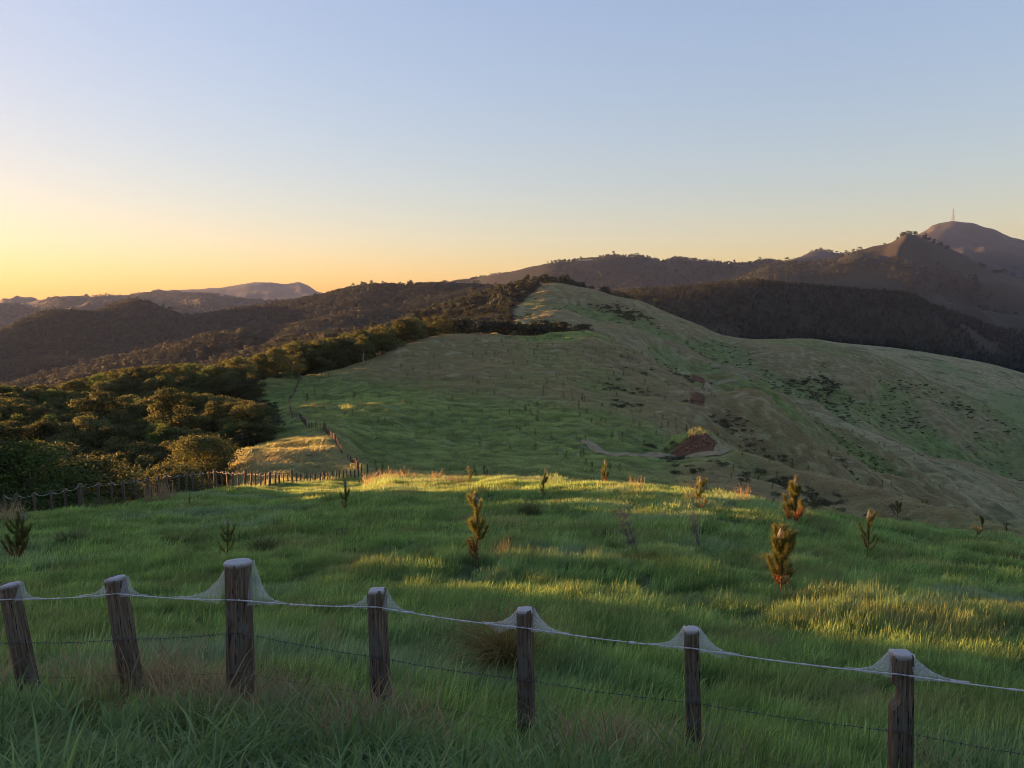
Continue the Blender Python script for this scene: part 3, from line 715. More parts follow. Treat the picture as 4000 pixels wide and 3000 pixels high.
for i in range(4):
    r_ = np.random.default_rng(300 + i); nl = 14
    C = np.stack([r_.uniform(-2.6, 2.6, nl), r_.uniform(-2.6, 2.6, nl), r_.uniform(2.6, 6.6, nl)], -1); C[:, :2] *= np.sqrt(np.clip(1 - ((C[:, 2:3] - 3.6) / 4) ** 2, .1, 1))
    V, F, T = leaf_cloud(r_, C, r_.uniform(1.0, 1.7, nl), 420, .42)
    LOD.append(quads_mesh('far_tree_%d' % i, V, F, T, LEAF_FAR))
CONIFER = []
for i in range(2):
    r_ = np.random.default_rng(320 + i); V, F, T = [], [], []
    zz = np.linspace(1.5, 9, 9); C = np.stack([r_.normal(0, .25, 9), r_.normal(0, .25, 9), zz], -1)
    V, F, T = leaf_cloud(r_, C, np.interp(zz, [1.5, 9], [2.0, .35]), 300, .40, flat=.6)
    CONIFER.append(quads_mesh('far_pine_%d' % i, V, F, T, LEAF_PINE))
PALE_TRUNK = tree_meshes('pale_trunk_tree', 151, h=8.5, w=7, n=8000, leaf=.16, lobes=40, bark=BARK_PALE, low=.34)
FERNY = tree_meshes('feathery_tree', 152, h=7, w=8, n=18000, leaf=.085, lobes=70, mat=LEAF_B)
def at_px(x, y, d):
    p = ray(x, y) * d; return np.array([p[0], p[1], float(H(p[0], p[1]))])
def solo_tree(meshes, h0, x, ytop, d, label, wid=1.0, name='bush_tree'):
    p = at_px(x, ytop, d); ztop = (ray(x, ytop) * d)[2]; s_ = max(2.0, ztop - p[2]) / h0
    return place_tree(0, meshes, label, None, (p[0], p[1], p[2] - .1), (s_ * wid, s_ * wid, s_), rs.uniform(0, 6), name)
solo_tree(PALE_TRUNK, 8.5, 785, 722, 233, 'tree with a pale bare trunk at the edge of the hilltop row', .9)
solo_tree(TREES[4], 10.5, 365, 836, 122, 'pointed bushy tree rising above the rounded canopy on the left', 1.15)
solo_tree(FERNY, 7, 30, 1022, 46, 'feathery pale green tree at the left edge behind the fence', 1.0)
solo_tree(TREES[2], 8, 205, 846, 140, 'round domed tree catching the sun at left of the canopy', 1.1)
solo_tree(TREES[2], 8, 512, 768, 200, 'dark round tree at the foot of the hilltop row', 1.1)
solo_tree(TREES[6], 8.0, 430, 940, 84, 'sunlit leafy tree nearest the orange grass slope', 1.2)
solo_tree(TREES[3], 8.5, 641, 802, 214, 'small lone bush on the grass below the hilltop row', 1.2)

# the bush outside the picture on the left, the added shade belt and the remaining trees of the canopy
P = [np.array([TX[i], TY[i], TZ[i]]) for i in rest]; S = [TS[i] / 8.0 for i in rest]
for q in np.arange(-6, 36, 1.1):          # unseen belt of trees left of the picture, added to keep the low sun off most of the field
    for k in range(3 if q < 6.8 else 2):
        xb = -46 - 4 * k + rs.uniform(-1.2, 1.2); yb = q - xb * .364 + rs.uniform(-.6, .6)
        zs_ = float(np.interp(q, [-6, 4.2, 4.5, 5.2, 5.5, 6.8, 7.6, 11, 12.0, 14.2, 15, 18, 20, 28, 31, 45], [.6, .3, -.6, -.8, -.6, -1.6, -3.2, -3.5, -3.85, -3.85, -3.9, -4.4, -4.6, -6.3, -9.0, -14.0])) + (rs.uniform(-.1, .5) if q < 6.5 else rs.uniform(-1.1, .5))
        zt = zs_ - xb / .94 * math.tan(SUN_EL); g = float(H(xb, yb))
        if zt - g > 1.0: P.append(np.array([xb, yb, g])); S.append(np.array([.72, .72, 1.0] if q < 7 or k else [.5, .5, 1.0]) * (zt - g) / 7.6)
S = [np.asarray(v) * np.ones(3) for v in S]
def far_points(dens, r0, r1, a0, a1, seed, test):
    X, Y_, r_ = fill_wedge(dens, r0, r1, a0, a1, seed); ok = test(X, Y_); return X[ok], Y_[ok]
fx, fy = [], []
X, Y_ = far_points(1 / 40., 255, 1300, -40, -3, 400, lambda X, Y_: (np.hypot(X, Y_) > np.maximum(line_r(12, X, Y_) + 24, 900)) & (np.hypot(X, Y_) <= line_r(17, X, Y_) + 5)); fx.append(X); fy.append(Y_)
X, Y_ = far_points(1 / 38., 255, 900, -40, 9, 401, lambda X, Y_: (bush_edge(X, Y_) > 3) & (np.hypot(X, Y_) > line_r(12, X, Y_) + 24)); fx.append(X); fy.append(Y_)
X, Y_ = far_points(1 / 60., 900, 2100, -38, 10, 402, lambda X, Y_: np.hypot(X, Y_) > line_r(17, X, Y_)); fx.append(X); fy.append(Y_)
X, Y_ = far_points(1 / 420., 2100, 5000, -36, 36, 403, lambda X, Y_: (fbm(X / 300, Y_ / 300, 4, 83) < .25) & ~((X > 900) & (fbm(X / 130, Y_ / 130, 3, 86) > .05))); fx.append(X); fy.append(Y_)
fx, fy = np.concatenate(fx), np.concatenate(fy)
fz = H(fx, fy); fr = np.hypot(fx, fy)
fs = np.where(fr < 900, .95, np.where(fr < 2100, 1.05, 1.5)) * rs.uniform(.6, 1.35, len(fx))
emergent = rs.uniform(size=len(fx)) < .02
FP = np.concatenate([np.array(P).reshape(-1, 3), np.stack([fx, fy, fz - .8], -1)]); FS = np.concatenate([np.array(S), np.repeat(fs[:, None], 3, 1)])
n = len(FP)
ss = FS * np.stack([rs.uniform(.85, 1.2, n), rs.uniform(.85, 1.2, n), np.where((rs.uniform(size=n) < .03) & (np.arange(n) > len(P)), 1.6, 1) * np.where(np.arange(n) > len(P), rs.uniform(.85, 1.15, n), 1)], -1)
scatter('distant_bush', 'unbroken evergreen bush covering the far hills, and an unseen belt added for shade', FP, np.stack([np.zeros(n), np.zeros(n), rs.uniform(0, 6.28, n)], -1), ss, rs.integers(0, 4, n), np.zeros(n), LOD)
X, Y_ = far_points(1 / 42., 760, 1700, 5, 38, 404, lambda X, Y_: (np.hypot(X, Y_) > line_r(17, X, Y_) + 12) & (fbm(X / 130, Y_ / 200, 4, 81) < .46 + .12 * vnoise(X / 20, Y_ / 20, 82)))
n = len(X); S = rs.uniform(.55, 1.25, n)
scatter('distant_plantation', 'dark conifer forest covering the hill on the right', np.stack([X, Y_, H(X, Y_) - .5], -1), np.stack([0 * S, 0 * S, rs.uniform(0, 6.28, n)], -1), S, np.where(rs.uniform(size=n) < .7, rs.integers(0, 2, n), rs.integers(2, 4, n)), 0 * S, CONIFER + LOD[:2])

# ------------------------------------------------------------------ grass
def clump(name, seed, mat, **kw):
    V, F, T = blades(np.random.default_rng(seed), **kw); return quads_mesh(name, V, F, T, mat)
NEAR = [clump('near_grass_%d' % i, 500 + i, GRASS, n=170, radius=.20, h=(.09, .25), w=(.005, .009), bend=.8, flop=.5, tint=(0.0, 1.0)) for i in range(5)]
COARSE = [clump('coarse_grass_%d' % i, 510 + i, GRASS_COARSE, n=60, radius=.26, h=(.25, .60), w=(.011, .022), bend=.95, flop=.95, wind=(.30, -.25)) for i in range(5)]
DRYC = [clump('dry_grass_%d' % i, 520 + i, STRAW, n=70, radius=.25, h=(.15, .50), w=(.003, .007), bend=.9, flop=.9, wind=(.1, -.1)) for i in range(4)]
MIDG = [clump('mid_grass_%d' % i, 530 + i, GRASS, n=170, radius=.40, h=(.09, .27), w=(.010, .018), bend=.85, flop=.5, tint=(0.0, 1.0)) for i in range(5)]
HILLG = [clump('hill_grass_%d' % i, 540 + i, GRASS_HILL, n=70, radius=1.1, h=(.3, .65), w=(.05, .11), bend=1.5, wind=(.85, -.25)) for i in range(5)]
def field_dry(X, Y_):
    return np.clip(np.clip(fbm(X / 1.4, Y_ / 1.0, 3, 62) * .9 - .10, 0, .7) - np.clip(fbm(X / 4.5, Y_ / 2.2, 3, 65) * 1.5 - .05, 0, .8), -1, 1)
GP, GRt, GS, GI, GD = [], [], [], [], []
def add_grass(X, Y_, r_, i0, i1, s0, s1, dry, lift=0.0, spin=.5, dpos=True):
    n = len(X); z = H(X, Y_) - .015 + lift
    GP.append(np.stack([X, Y_, z], -1)); GRt.append(tilt_rot(X, Y_, r_, .8, r_.uniform(-spin, spin, n)))
    swell = (1 + .6 * fbm(X / 1.1, Y_ / .8, 2, 63)) * np.where(r_.uniform(size=n) < .05, 1.5, 1.0)
    S = r_.uniform(s0, s1, n)
    GS.append(np.stack([S, S, S * swell], -1)); GI.append(r_.integers(i0, i1, n)); GD.append(dry)
X, Y_, r_ = fill_wedge(34, 2.2, 10, -60, 58, 601); ok = (np.hypot(X, Y_) > line_r(2, X, Y_) - .7) | (X > r_.normal(.6, .3, len(X))); X, Y_ = X[ok], Y_[ok]
add_grass(X, Y_, r_, 0, 5, .8, 1.25, field_dry(X, Y_))
X, Y_, r_ = fill_wedge(18, 10, 17, -56, 52, 602); add_grass(X, Y_, r_, 0, 5, .9, 1.3, field_dry(X, Y_))
X, Y_, r_ = fill_wedge(7, 17, 85, -48, 44, 603); ok = (np.hypot(X, Y_) < line_r(5, X, Y_) + 2.5); X, Y_ = X[ok], Y_[ok]
add_grass(X, Y_, r_, 5, 10, .8, 1.2, field_dry(X, Y_))
n = sum(map(len, GI))
scatter('pasture_grass', 'lush dewy green pasture grass covering the field', np.concatenate(GP), np.concatenate(GRt), np.concatenate(GS), np.concatenate(GI), np.concatenate(GD), NEAR + MIDG)
# coarse grass on the bank in front of the fence and dead straw along the fence foot
GP, GRt, GS, GI, GD = [], [], [], [], []
X, Y_, r_ = fill_wedge(34, 1.2, 5.6, -62, 60, 604); rf = np.hypot(X, Y_) - line_r(2, X, Y_)
p_ = np.interp(rf, [-4, -1.3, -.6, .1, .3], [1, .9, .4, .12, 0]) * np.interp(X, [-6, .0, 1.0, 4], [1, .9, .25, .10]); ok = r_.uniform(size=len(X)) < p_; X, Y_ = X[ok], Y_[ok]
add_grass(X, Y_, r_, 0, 5, .5, .85, np.clip(field_dry(X, Y_), -.15, .4), 0, 3.1)
X, Y_, r_ = fill_wedge(80, 3.0, 6.8, -58, 50, 605); rf = np.hypot(X, Y_) - line_r(2, X, Y_)
p_ = np.exp(-((rf + .15) / .42) ** 2) * np.interp(X, [-5, .4, .9, 1.6], [1, 1, .3, .1]) * smooth01(fbm(X / .7, Y_ / .7, 2, 64), -.35, .25); ok = r_.uniform(size=len(X)) < p_; X, Y_ = X[ok], Y_[ok]
add_grass(X, Y_, r_, 5, 9, .7, 1.35, 0 * X, 0, 3.1)
scatter('bank_grass', 'long coarse grass and dead straw along the fence foot', np.concatenate(GP), np.concatenate(GRt), np.concatenate(GS), np.concatenate(GI), np.concatenate(GD), COARSE + DRYC)
# hummocky hill grass
TRACKS = [([(1255, 952), (1290, 972), (1322, 984), (1380, 986), (1440, 987), (1500, 986), (1550, 981), (1590, 974)], 2.4, 110), ([(1480, 846), (1510, 838), (1530, 830), (1560, 826), (1592, 822)], 2.4, 200)]
TPT = np.concatenate([np.concatenate([a + (b - a) * np.linspace(0, 1, 20)[:, None] for a, b in zip(A_[:-1], A_[1:])]) for A_ in [np.array([ground_at(x, y, rm_)[:2] for x, y in pix_]) for pix_, _w, rm_ in TRACKS]])
GP, GRt, GS, GI, GD = [], [], [], [], []
for (dn, r0, r1, sd) in ((1.5, 62, 130, 606), (.75, 130, 235, 607), (.42, 235, 360, 608)):
    X, Y_, r_ = fill_wedge(dn, r0, r1, -24, 37, sd); rr2 = np.hypot(X, Y_)
    ok = (bush_edge(X, Y_) < 4) & (rr2 > line_r(5, X, Y_) + 1.5) & (rr2 < line_r(12, X, Y_) + 12)
    ic = np.interp(np.arctan2(X, Y_), AL, np.arange(nc)); ir = np.interp(rr2, RR, np.arange(nr))
    ok &= SOIL[np.clip(ir.round().astype(int), 0, nr - 1), np.clip(ic.round().astype(int), 0, nc - 1)] < .35
    X, Y_ = X[ok], Y_[ok]
    far_ = np.ones(len(X), bool)
    for t_ in TPT: far_ &= (X - t_[0]) ** 2 + (Y_ - t_[1]) ** 2 > 2.2 ** 2
    X, Y_ = X[far_], Y_[far_]
    add_grass(X, Y_, r_, 0, 5, .6 + r0 / 600., 1.0 + r0 / 500., dryness(X, Y_), -.08, .6)
scatter('hill_grass', 'wind-combed hummocky grass on the hill slopes', np.concatenate(GP), np.concatenate(GRt), np.concatenate(GS), np.concatenate(GI), np.concatenate(GD), HILLG)

# ------------------------------------------------------------------ fences
def post_mesh(name, seed, h, w, round_=False, notch=None, seg=14, rings=12, slant=0.0, sink=0.35):
    """a split or round post: uneven section, checked sides, slightly chamfered sawn top"""
    r_ = np.random.default_rng(seed)
    th = np.arange(seg) / seg * 2 * math.pi
    if round_: sec = np.full(seg, .5) * (1 + .05 * np.sin(th * 2 + seed)) * (1 + .03 * r_.normal(size=seg))
    else:
        sec = .5 / np.maximum(np.abs(np.cos(th)), np.abs(np.sin(th))) ** .86 * (1 + .035 * r_.normal(size=seg)); sec[: seg // 4] *= 1.02
    crack = int(r_.integers(seg))
    zs = np.concatenate([np.linspace(-sink, h - .015, rings), [h]])
    V = []
    for k, z in enumerate(zs):
        f = 1.04 - .08 * (z / h) + .012 * math.sin(z * 9 + seed)
        if k == len(zs) - 1: f *= .92
        s_ = sec * f * w; s_ = s_.copy(); s_[crack] *= .86 if z > h * .2 else .95
        x, y = np.cos(th) * s_, np.sin(th) * s_
        if notch and notch[0] < z < notch[1]:
            t_ = math.sin((z - notch[0]) / (notch[1] - notch[0]) * math.pi) ** .6; x = np.maximum(x, -w * .5 + t_ * w * .42)
        zz = np.full(seg, z) + (slant * x / w if k >= len(zs) - 2 else 0)
        V.append(np.stack([x, y, zz], -1))
    V = np.concatenate(V); n = len(zs); F = []
    for k in range(n - 1):
        for j in range(seg):
            F.append((k * seg + j, k * seg + (j + 1) % seg, (k + 1) * seg + (j + 1) % seg, (k + 1) * seg + j))
    me = bpy.data.meshes.new(name)
    me.from_pydata(V.tolist(), [], F + [tuple(range((n - 1) * seg, n * seg))])
    me.materials.append(WOOD); me.update(); return me

def barb(mb, p, d, r_):
    for k in range(2):
        v = r_.normal(size=3); v -= d * v.dot(d); v /= np.linalg.norm(v)
        mb.tube([p - v * .016, p + v * .016], .0016, 4)

# the near fence: top, foot, width, depth, round, lean along the sight line
NEARP = [((20, 1262), (75, 1535), .112, 5.6, False), ((248, 1248), (292, 1530), .112, 5.5, False), ((514, 1213), (522, 1545), .190, 5.35, True),
         ((814, 1274), (827, 1575), .105, 5.2, False), ((1134, 1316), (1138, 1620), .100, 5.0, False), ((1494, 1358), (1501, 1690), .092, 4.75, False), ((1948, 1410), (1943, 1760), .112, 4.4, False)]
nf = empty('wire_fence', at_px(1106, 1600, 5.0)); FO = np.array(nf.location)
tag(nf, 'foreground fence of dark wooden posts strung with wire and barbed wire', 'fence')
PT, POSTS = [], []
for i, ((tx, ty), (bx, by), w, d, rd) in enumerate(NEARP):
    top = ray(tx, ty) * d; b = ray(bx, by) * d; b[2] = float(H(b[0], b[1])); ax = top - b; L = np.linalg.norm(ax)
    me = post_mesh('post_%d' % i, 40 + i, L, w, rd, notch=(L - .30, L - .17) if i == 6 else None, seg=20 if rd else 16, rings=26, slant=-.03 if i < 2 else .01)
    o = link('post', me, nf); o.location = b - FO
    q = Vector(ax).to_track_quat('Z', 'Y'); q = q @ __import__('mathutils').Quaternion((0, 0, 1), -q.to_euler().z + rs.uniform(-.25, .25) - .12)
    o.rotation_mode = 'QUATERNION'; o.rotation_quaternion = q
    PT.append((b, top, ax / L, w)); POSTS.append((o, b, q))
def wire_line(ys, back):
    """wire past the posts at the photo heights ys (first and last off the picture)"""
    xs = [-260] + [int(p[0][0] + (p[1][0] - p[0][0]) * (y - p[0][1]) / (p[1][1] - p[0][1])) for p, y in zip(NEARP, ys[1:-1])] + [2420]
    ds = [5.75] + [p[3] for p in NEARP] + [4.15]
    K = np.array([ray(x, y) * (d - b) for x, y, d, b in zip(xs, ys, ds, [back] + [back * (p[2] / .1) for p in NEARP] + [back])])
    out = []
    for a, b in zip(K[:-1], K[1:]):
        t = np.linspace(0, 1, 14)[:-1, None]; q = a + (b - a) * t; q[:, 2] -= .012 * np.sin(t[:, 0] * math.pi); out.append(q)
    return np.concatenate(out + [K[-1:]]), K
WP, WK = wire_line([1302, 1295, 1283, 1297, 1312, 1357, 1401, 1458, 1512], .06)
def staples(K):
    for (o, b, q), p in zip(POSTS, K[1:-1]):
        v = q.inverted() @ Vector(p - b); mb = MB(); r0_ = math.hypot(v.x, v.y); ux_ = np.array([v.x, v.y, 0]) / max(r0_, 1e-6); c_ = np.array(v)
        t_ = np.linspace(-1, 1, 7); Q_ = np.stack([0 * t_, 0 * t_, t_ * .011], -1) + c_ + ux_[None] * (.004 - .022 * np.abs(t_) ** 4)[:, None]
        mb.tube(Q_, .002, 5); mb.build('staple', WIRE, o)
mb = MB(); mb.tube(WP - FO, .0022, 5); mb.build('top_wire', WIRE, nf, True); staples(WK)
for nm, ys in (('barbed_wire', [1395, 1388, 1381, 1366, 1421, 1469, 1518, 1581, 1660]), ('lower_wire', [1466, 1462, 1457, 1452, 1500, 1563, 1612, 1690, 1770])):
    Q, _ = wire_line(ys, .06); staples(_); mb = MB(); r_ = np.random.default_rng(9)
    mb.tube(Q - FO, .0014, 5)
    if nm == 'barbed_wire':
        tw = Q - FO; a = np.arange(len(tw)); mb.tube(tw + np.stack([0 * a, .003 * np.sin(a * 2.), .003 * np.cos(a * 2.)], -1), .0012, 4)
        for k in range(len(Q) - 1):
            for t in (.2, .7): barb(mb, Q[k] + (Q[k + 1] - Q[k]) * t - FO, (Q[k + 1] - Q[k]) / np.linalg.norm(Q[k + 1] - Q[k]), r_)
    mb.build(nm, WIRE, nf, True)

# spider webs slung from the post tops down to the top wire
WEBL = [('left edge', 'leaning post at the left edge'), ('', 'second leaning post from the left'), ('', 'thick round post'), ('', 'post just right of the thick round post'), ('', 'post in front of the hay-like tussock'), ('', 'second post from the right'), ('', 'notched post at the right')]
LEN = [(.5, .36), (.52, .40), (.85, .50), (.40, .45), (.50, .52), (.46, .50), (.50, .62)]
webs = []
for i, (b, top, ax, w) in enumerate(PT):
    hw = top - ax * 0; k = i + 1
    wp = empty('spider_web', top); tag(wp, 'white spider web draped over the ' + WEBL[i][1], 'spider web', 'spider webs on the near fence')
    dens = 1.0 if i >= 4 else .75
    for sgn in (-1, 1):
        dirw = WK[k + sgn] - WK[k]; dirw /= np.linalg.norm(dirw); L = LEN[i][0 if sgn < 0 else 1] * .47
        nS, nC = 18, 9; V, T = [], []
        fwd = np.array([0, 1.0, 0]); fwd -= dirw * fwd.dot(dirw); fwd /= np.linalg.norm(fwd)
        edge = top + dirw * w * .46 - ax * .006
        r_ = np.random.default_rng(70 + i * 2 + sgn)
        sag = .02 + .035 * r_.uniform()
        for a in range(nS):
            s_ = a / (nS - 1); wire_pt = WK[k] + dirw * (w * .5 + s_ * L)
            e_ = (1 - s_) ** 3.2
            crest = wire_pt + (edge - (WK[k] + dirw * w * .5)) * e_ + np.array([0, 0, .004])
            for c in range(nC):
                v = c / (nC - 1)                     # front wire edge, over the crest, down behind
                half = w * .42 * (1 - s_) ** 1.3 + .003
                lat = (v - .5) * 2 * half
                up = 1 - abs(v * 2 - 1) ** 2.4
                q = wire_pt * (1 - up) + crest * up + fwd * (lat + (0.06 - .0) * up * e_)
                q = q + r_.normal(size=3) * .0022
                V.append(q - top); T.append(dens * (.75 + .5 * (1 - s_) * (1 - abs(v * 2 - 1)) + (.6 if s_ > .7 else 0)))
        # a rag of web hanging below the wire
        F = [(a * nC + c, a * nC + c + 1, (a + 1) * nC + c + 1, (a + 1) * nC + c) for a in range(nS - 1) for c in range(nC - 1)]
        m = MB(); m.add(V, F, T)
        hV, hT, hF = [], [], []
        for a in range(10):
            s_ = a / 9; p0 = WK[k] + dirw * (w * .5 + (.08 + .85 * s_) * L); dep = sag * math.sin(s_ * math.pi) ** 1.3 * (1.3 if (i + sgn) % 3 == 0 else .55)
            hV += [p0 - top, p0 - top + np.array([0, .01, -dep])]; hT += [.9, .35]
            if a: hF.append((2 * a - 2, 2 * a, 2 * a + 1, 2 * a - 1))
        m.add(hV, hF, hT)
        m.build('web_sheet', WEB, wp, True)
    # the silk lying on the post top
    r_ = np.random.default_rng(90 + i); th = np.arange(18) / 18 * 2 * math.pi
    half = w * .5 if NEARP[i][4] else w * .5 / np.maximum(np.abs(np.cos(th)), np.abs(np.sin(th))) ** .86
    X_ = Vector(ax).to_track_quat('Z', 'Y'); ux = np.array([1, 0, 0.]) - ax * ax[0]; ux /= np.linalg.norm(ux); uy = np.cross(ax, ux)
    ringv = lambda f, dz: [(ux * math.cos(t) + uy * math.sin(t)) * (half if np.isscalar(half) else half[j]) * f + ax * (dz + r_.normal() * .0012) for j, t in enumerate(th)]
    V = ringv(1.02, -.03) + ringv(1.01, -.004) + ringv(.93, .005) + ringv(.5, .007) + [ax * .007]
    F = [(q * 18 + j, q * 18 + (j + 1) % 18, (q + 1) * 18 + (j + 1) % 18, (q + 1) * 18 + j) for q in range(3) for j in range(18)] + [(54 + j, 54 + (j + 1) % 18, 72, 72) for j in range(18)]
    m = MB(); m.add(V, F, [.0] * 18 + [.7] * 18 + [1.0] * 37); m.build('silk_cap', SILK_CAP, wp, True)
# silk wound along the top wire
m = MB(); r_ = np.random.default_rng(5)
dn = np.concatenate([a + (b - a) * np.linspace(0, 1, 6)[:-1, None] for a, b in zip(WP[:-1], WP[1:])])
m.tube(dn - dn[0] + np.array([0, 0, .002]), .0026 + .0024 * np.abs(r_.normal(size=len(dn))), 6, .8)
tag(m.build('spider_silk', SILK_CAP, None, True, dn[0]), 'white silk wound along the whole top wire between the near posts', 'spider silk')

# farther fences: posts along a line, every fifth a thick one
POSTM = [post_mesh('thin_post_%d' % i, 60 + i, 1.1, .10, False, seg=8, rings=3, slant=0, sink=.5) for i in range(4)]
THICKM = [post_mesh('thick_post_%d' % i, 70 + i, 1.25, .20, True, seg=10, rings=3, slant=0, sink=.5) for i in range(3)]
def far_fence(name, pts, label, thick=None, wires=(.35, .65, .95), hs=None, web=False, wr=.004):
    """pts: post feet (n,3)"""
    pts = np.asarray(pts); f = empty(name, pts[0]); O = pts[0]; r_ = np.random.default_rng(len(pts)); tag(f, label, 'fence')
    for i, p in enumerate(pts):
        tk = thick[i] if thick is not None else i % 5 == 0
        o = link('post', (THICKM if tk else POSTM)[int(r_.integers(3))], f); o.location = p - O
        hh = hs[i] / (1.25 if tk else 1.1) if hs is not None else r_.uniform(.92, 1.08)
        o.rotation_euler = (r_.normal() * .035, r_.normal() * .035, r_.uniform(0, 6.28)); o.scale = (r_.uniform(.9, 1.15),) * 2 + (hh,)
    for h_ in wires:
        Q = [p + np.array([0, 0, h_ * (hs[i] if hs is not None else 1.1)]) - O for i, p in enumerate(pts)]
        mb = MB(); mb.tube(Q, wr, 4); mb.build('wire', WIRE, f)
    return f
LX = [11, 35, 75, 110, 140, 172, 212, 241, 266, 293, 317, 341, 359, 387, 400, 417, 435, 450, 464, 479, 492, 503, 515, 527, 541, 552, 562, 572, 581, 594, 603, 612, 622, 630, 640, 649, 656, 663, 670, 680, 691, 696, 701, 707, 712, 718, 726, 733, 741, 750, 758, 766, 774, 782]
LYT = [1072, 1068, 1063, 1059, 1054, 1045, 1042, 1040, 1037, 1034, 1031, 1028, 1023, 1024, 1022, 1020, 1018, 1017, 1013, 1017, 1018, 1019, 1019, 1017, 1021, 1021, 1022, 1022, 1019, 1022, 1022, 1022, 1021, 1016, 1022, 1023, 1023, 1024, 1024, 1024, 1026, 1026, 1026, 1026, 1026, 1026, 1026, 1026, 1025, 1025, 1024, 1022, 1019, 1016]
THK = {172, 359, 464, 527, 581, 630, 680}
LD = np.interp(LX, [0, 110, 172, 265, 359, 464, 582, 630, 680, 719, 790], [29.5, 31, 33.5, 37.5, 43, 49, 61, 67, 71.5, 74, 77])
feet, hs = [], []
for x, y, d in zip(LX, LYT, LD):
    t = ray(x, y) * d; z = float(H(t[0], t[1])); hgt = float(np.clip(t[2] - z, .95, 1.7)); feet.append((t[0], t[1], z)); hs.append(hgt)
lf = far_fence('wire_fence', feet, 'post and wire fence along the left edge of the green field', [x in THK for x in LX], hs=hs)
# webs strung between the left fence's post tops
m = MB(); O = np.array(feet[0]); r_ = np.random.default_rng(12)
for i in range(len(feet) - 22):
    a = np.array(feet[i]) + [0, 0, hs[i] * .98]; b = np.array(feet[i + 1]) + [0, 0, hs[i + 1] * .98]
    t = np.linspace(0, 1, 9); Q = a + (b - a) * t[:, None]; Q[:, 2] -= .16 * np.sin(t * math.pi) ** .6
    m.tube(Q - O, .010 + .016 * np.abs(np.cos(t * math.pi)) ** 3, 5, .6)
tag(m.build('spider_silk', WEB, None, True, O), 'pale web strung between the post tops of the left fence', 'spider silk')

def along(pix, step, rmin):
    A = np.array([ground_at(x, y, rmin) for x, y in pix]); out = []
    acc = 0.0
    for a, b in zip(A[:-1], A[1:]):
        L = np.hypot(*(b - a)[:2]); t = acc
        while t < L: q = a + (b - a) * t / L; out.append((q[0], q[1], float(H(q[0], q[1])))); t += step
        acc = t - L
    return out
far_fence('wire_fence', along([(794, 1030), (775, 1023), (757, 1006), (740, 988), (727, 964), (715, 948), (703, 933)], 1.05, 72), 'sunlit fence climbing from the corner up beside the orange grass', wr=.006)
far_fence('wire_fence', along([(700, 932), (688, 929), (667, 928), (661, 923), (652, 910), (646, 904), (632, 903)], 1.15, 90), 'shaded fence stepping down to the bush in the saddle', wr=.006)
far_fence('wire_fence', along([(631, 903), (627, 886), (624, 866), (636, 854), (643, 835), (649, 820)], 1.25, 110), 'fence climbing the pale strip below the hilltop row', wr=.007)
far_fence('wire_fence', along([(649, 820), (713, 803), (779, 783), (803, 775), (843, 762), (893, 742), (943, 726), (995, 724), (1035, 726), (1103, 730), (1159, 722), (1193, 717), (1262, 716)], 1.3, 150), 'distant fence following the crest of the green hill below the trees', wr=.01)

# ------------------------------------------------------------------ farm track cut into the hill
def ribbon(name, pix, width, rmin, label=None):
    A = np.array([ground_at(x, y, rmin) for x, y in pix]); t = np.linspace(0, 1, 140)
    s0 = np.linspace(0, 1, len(A)); Q = np.stack([pchip1(t, s0, A[:, k]) for k in range(3)], -1)
    D = np.gradient(Q, axis=0)[:, :2]; D /= np.linalg.norm(D, axis=1)[:, None]; N_ = np.stack([-D[:, 1], D[:, 0]], -1)
    V = []
    for k in np.linspace(-.5, .5, 5):
        xy = Q[:, :2] + N_ * width * k * (1 + .15 * np.sin(t * 40 + k * 9))[:, None]
        V.append(np.stack([xy[:, 0], xy[:, 1], H(xy[:, 0], xy[:, 1]) + .16], -1))
    V = np.stack(V, 1).reshape(-1, 3); n = len(t)
    F = [(a * 5 + c, a * 5 + c + 1, (a + 1) * 5 + c + 1, (a + 1) * 5 + c) for a in range(n - 1) for c in range(4)]
    o = link(name, mesh_np(name, V, np.array(F), TRACK, True)); tag(o, kind='structure'); return o
def track_mat():
    m, n, l, out = new_mat('track_clay'); geo = n.new('ShaderNodeNewGeometry')
    t = noise(n, l, 1.2, 6, geo.outputs['Position'], .65); c = ramp(n, l, t.outputs['Fac'], [(.35, (.13, .14, .06)), (.5, (.24, .19, .11)), (.75, (.34, .26, .16))])
    p = principled(n, l, c, .9, .1); l.new(p.outputs[0], out.inputs[0]); return m
TRACK = track_mat()
for pix_, w_, rm_ in TRACKS: ribbon('farm_track', pix_, w_, rm_)

# ------------------------------------------------------------------ lattice mast on the far summit
mp = ground_at(2058, 483, 4800); mp = at_px(2058, 482, 6000); mast = empty('lattice_mast', mp)
tag(mast, 'tall lattice transmission mast on the highest summit at right', 'mast')
MH, MW = 118.0, 24.0
zs = [0, 10, 26, 44, 60, 74, 86, 96, 104]; wid = lambda z: MW * (1 - z / MH) ** 1.15 + 1.2
cor = lambda z, k: np.array([(.5 if k in (0, 3) else -.5) * wid(z), (.5 if k < 2 else -.5) * wid(z), z])
for k in range(4):
    mb = MB(); mb.tube([cor(z, k) - [0, 0, 4 if z == 0 else 0] for z in zs + [112]], [.9, .9, .8, .8, .7, .7, .6, .6, .5, .5], 4); mb.build('leg', STEEL, mast)
for a, b in zip(zs[:-1], zs[1:]):
    mb = MB()
    for k in range(4):
        j = (k + 1) % 4; mb.tube([cor(a, k), cor(b, j)], .3, 4); mb.tube([cor(a, j), cor(b, k)], .3, 4); mb.tube([cor(b, k), cor(b, j)], .45, 4)
    mb.build('brace', STEEL, mast)
mb = MB(); mb.tube([(0, 0, 110), (0, 0, 128)], [.9, .5], 5); mb.build('antenna', STEEL, mast)
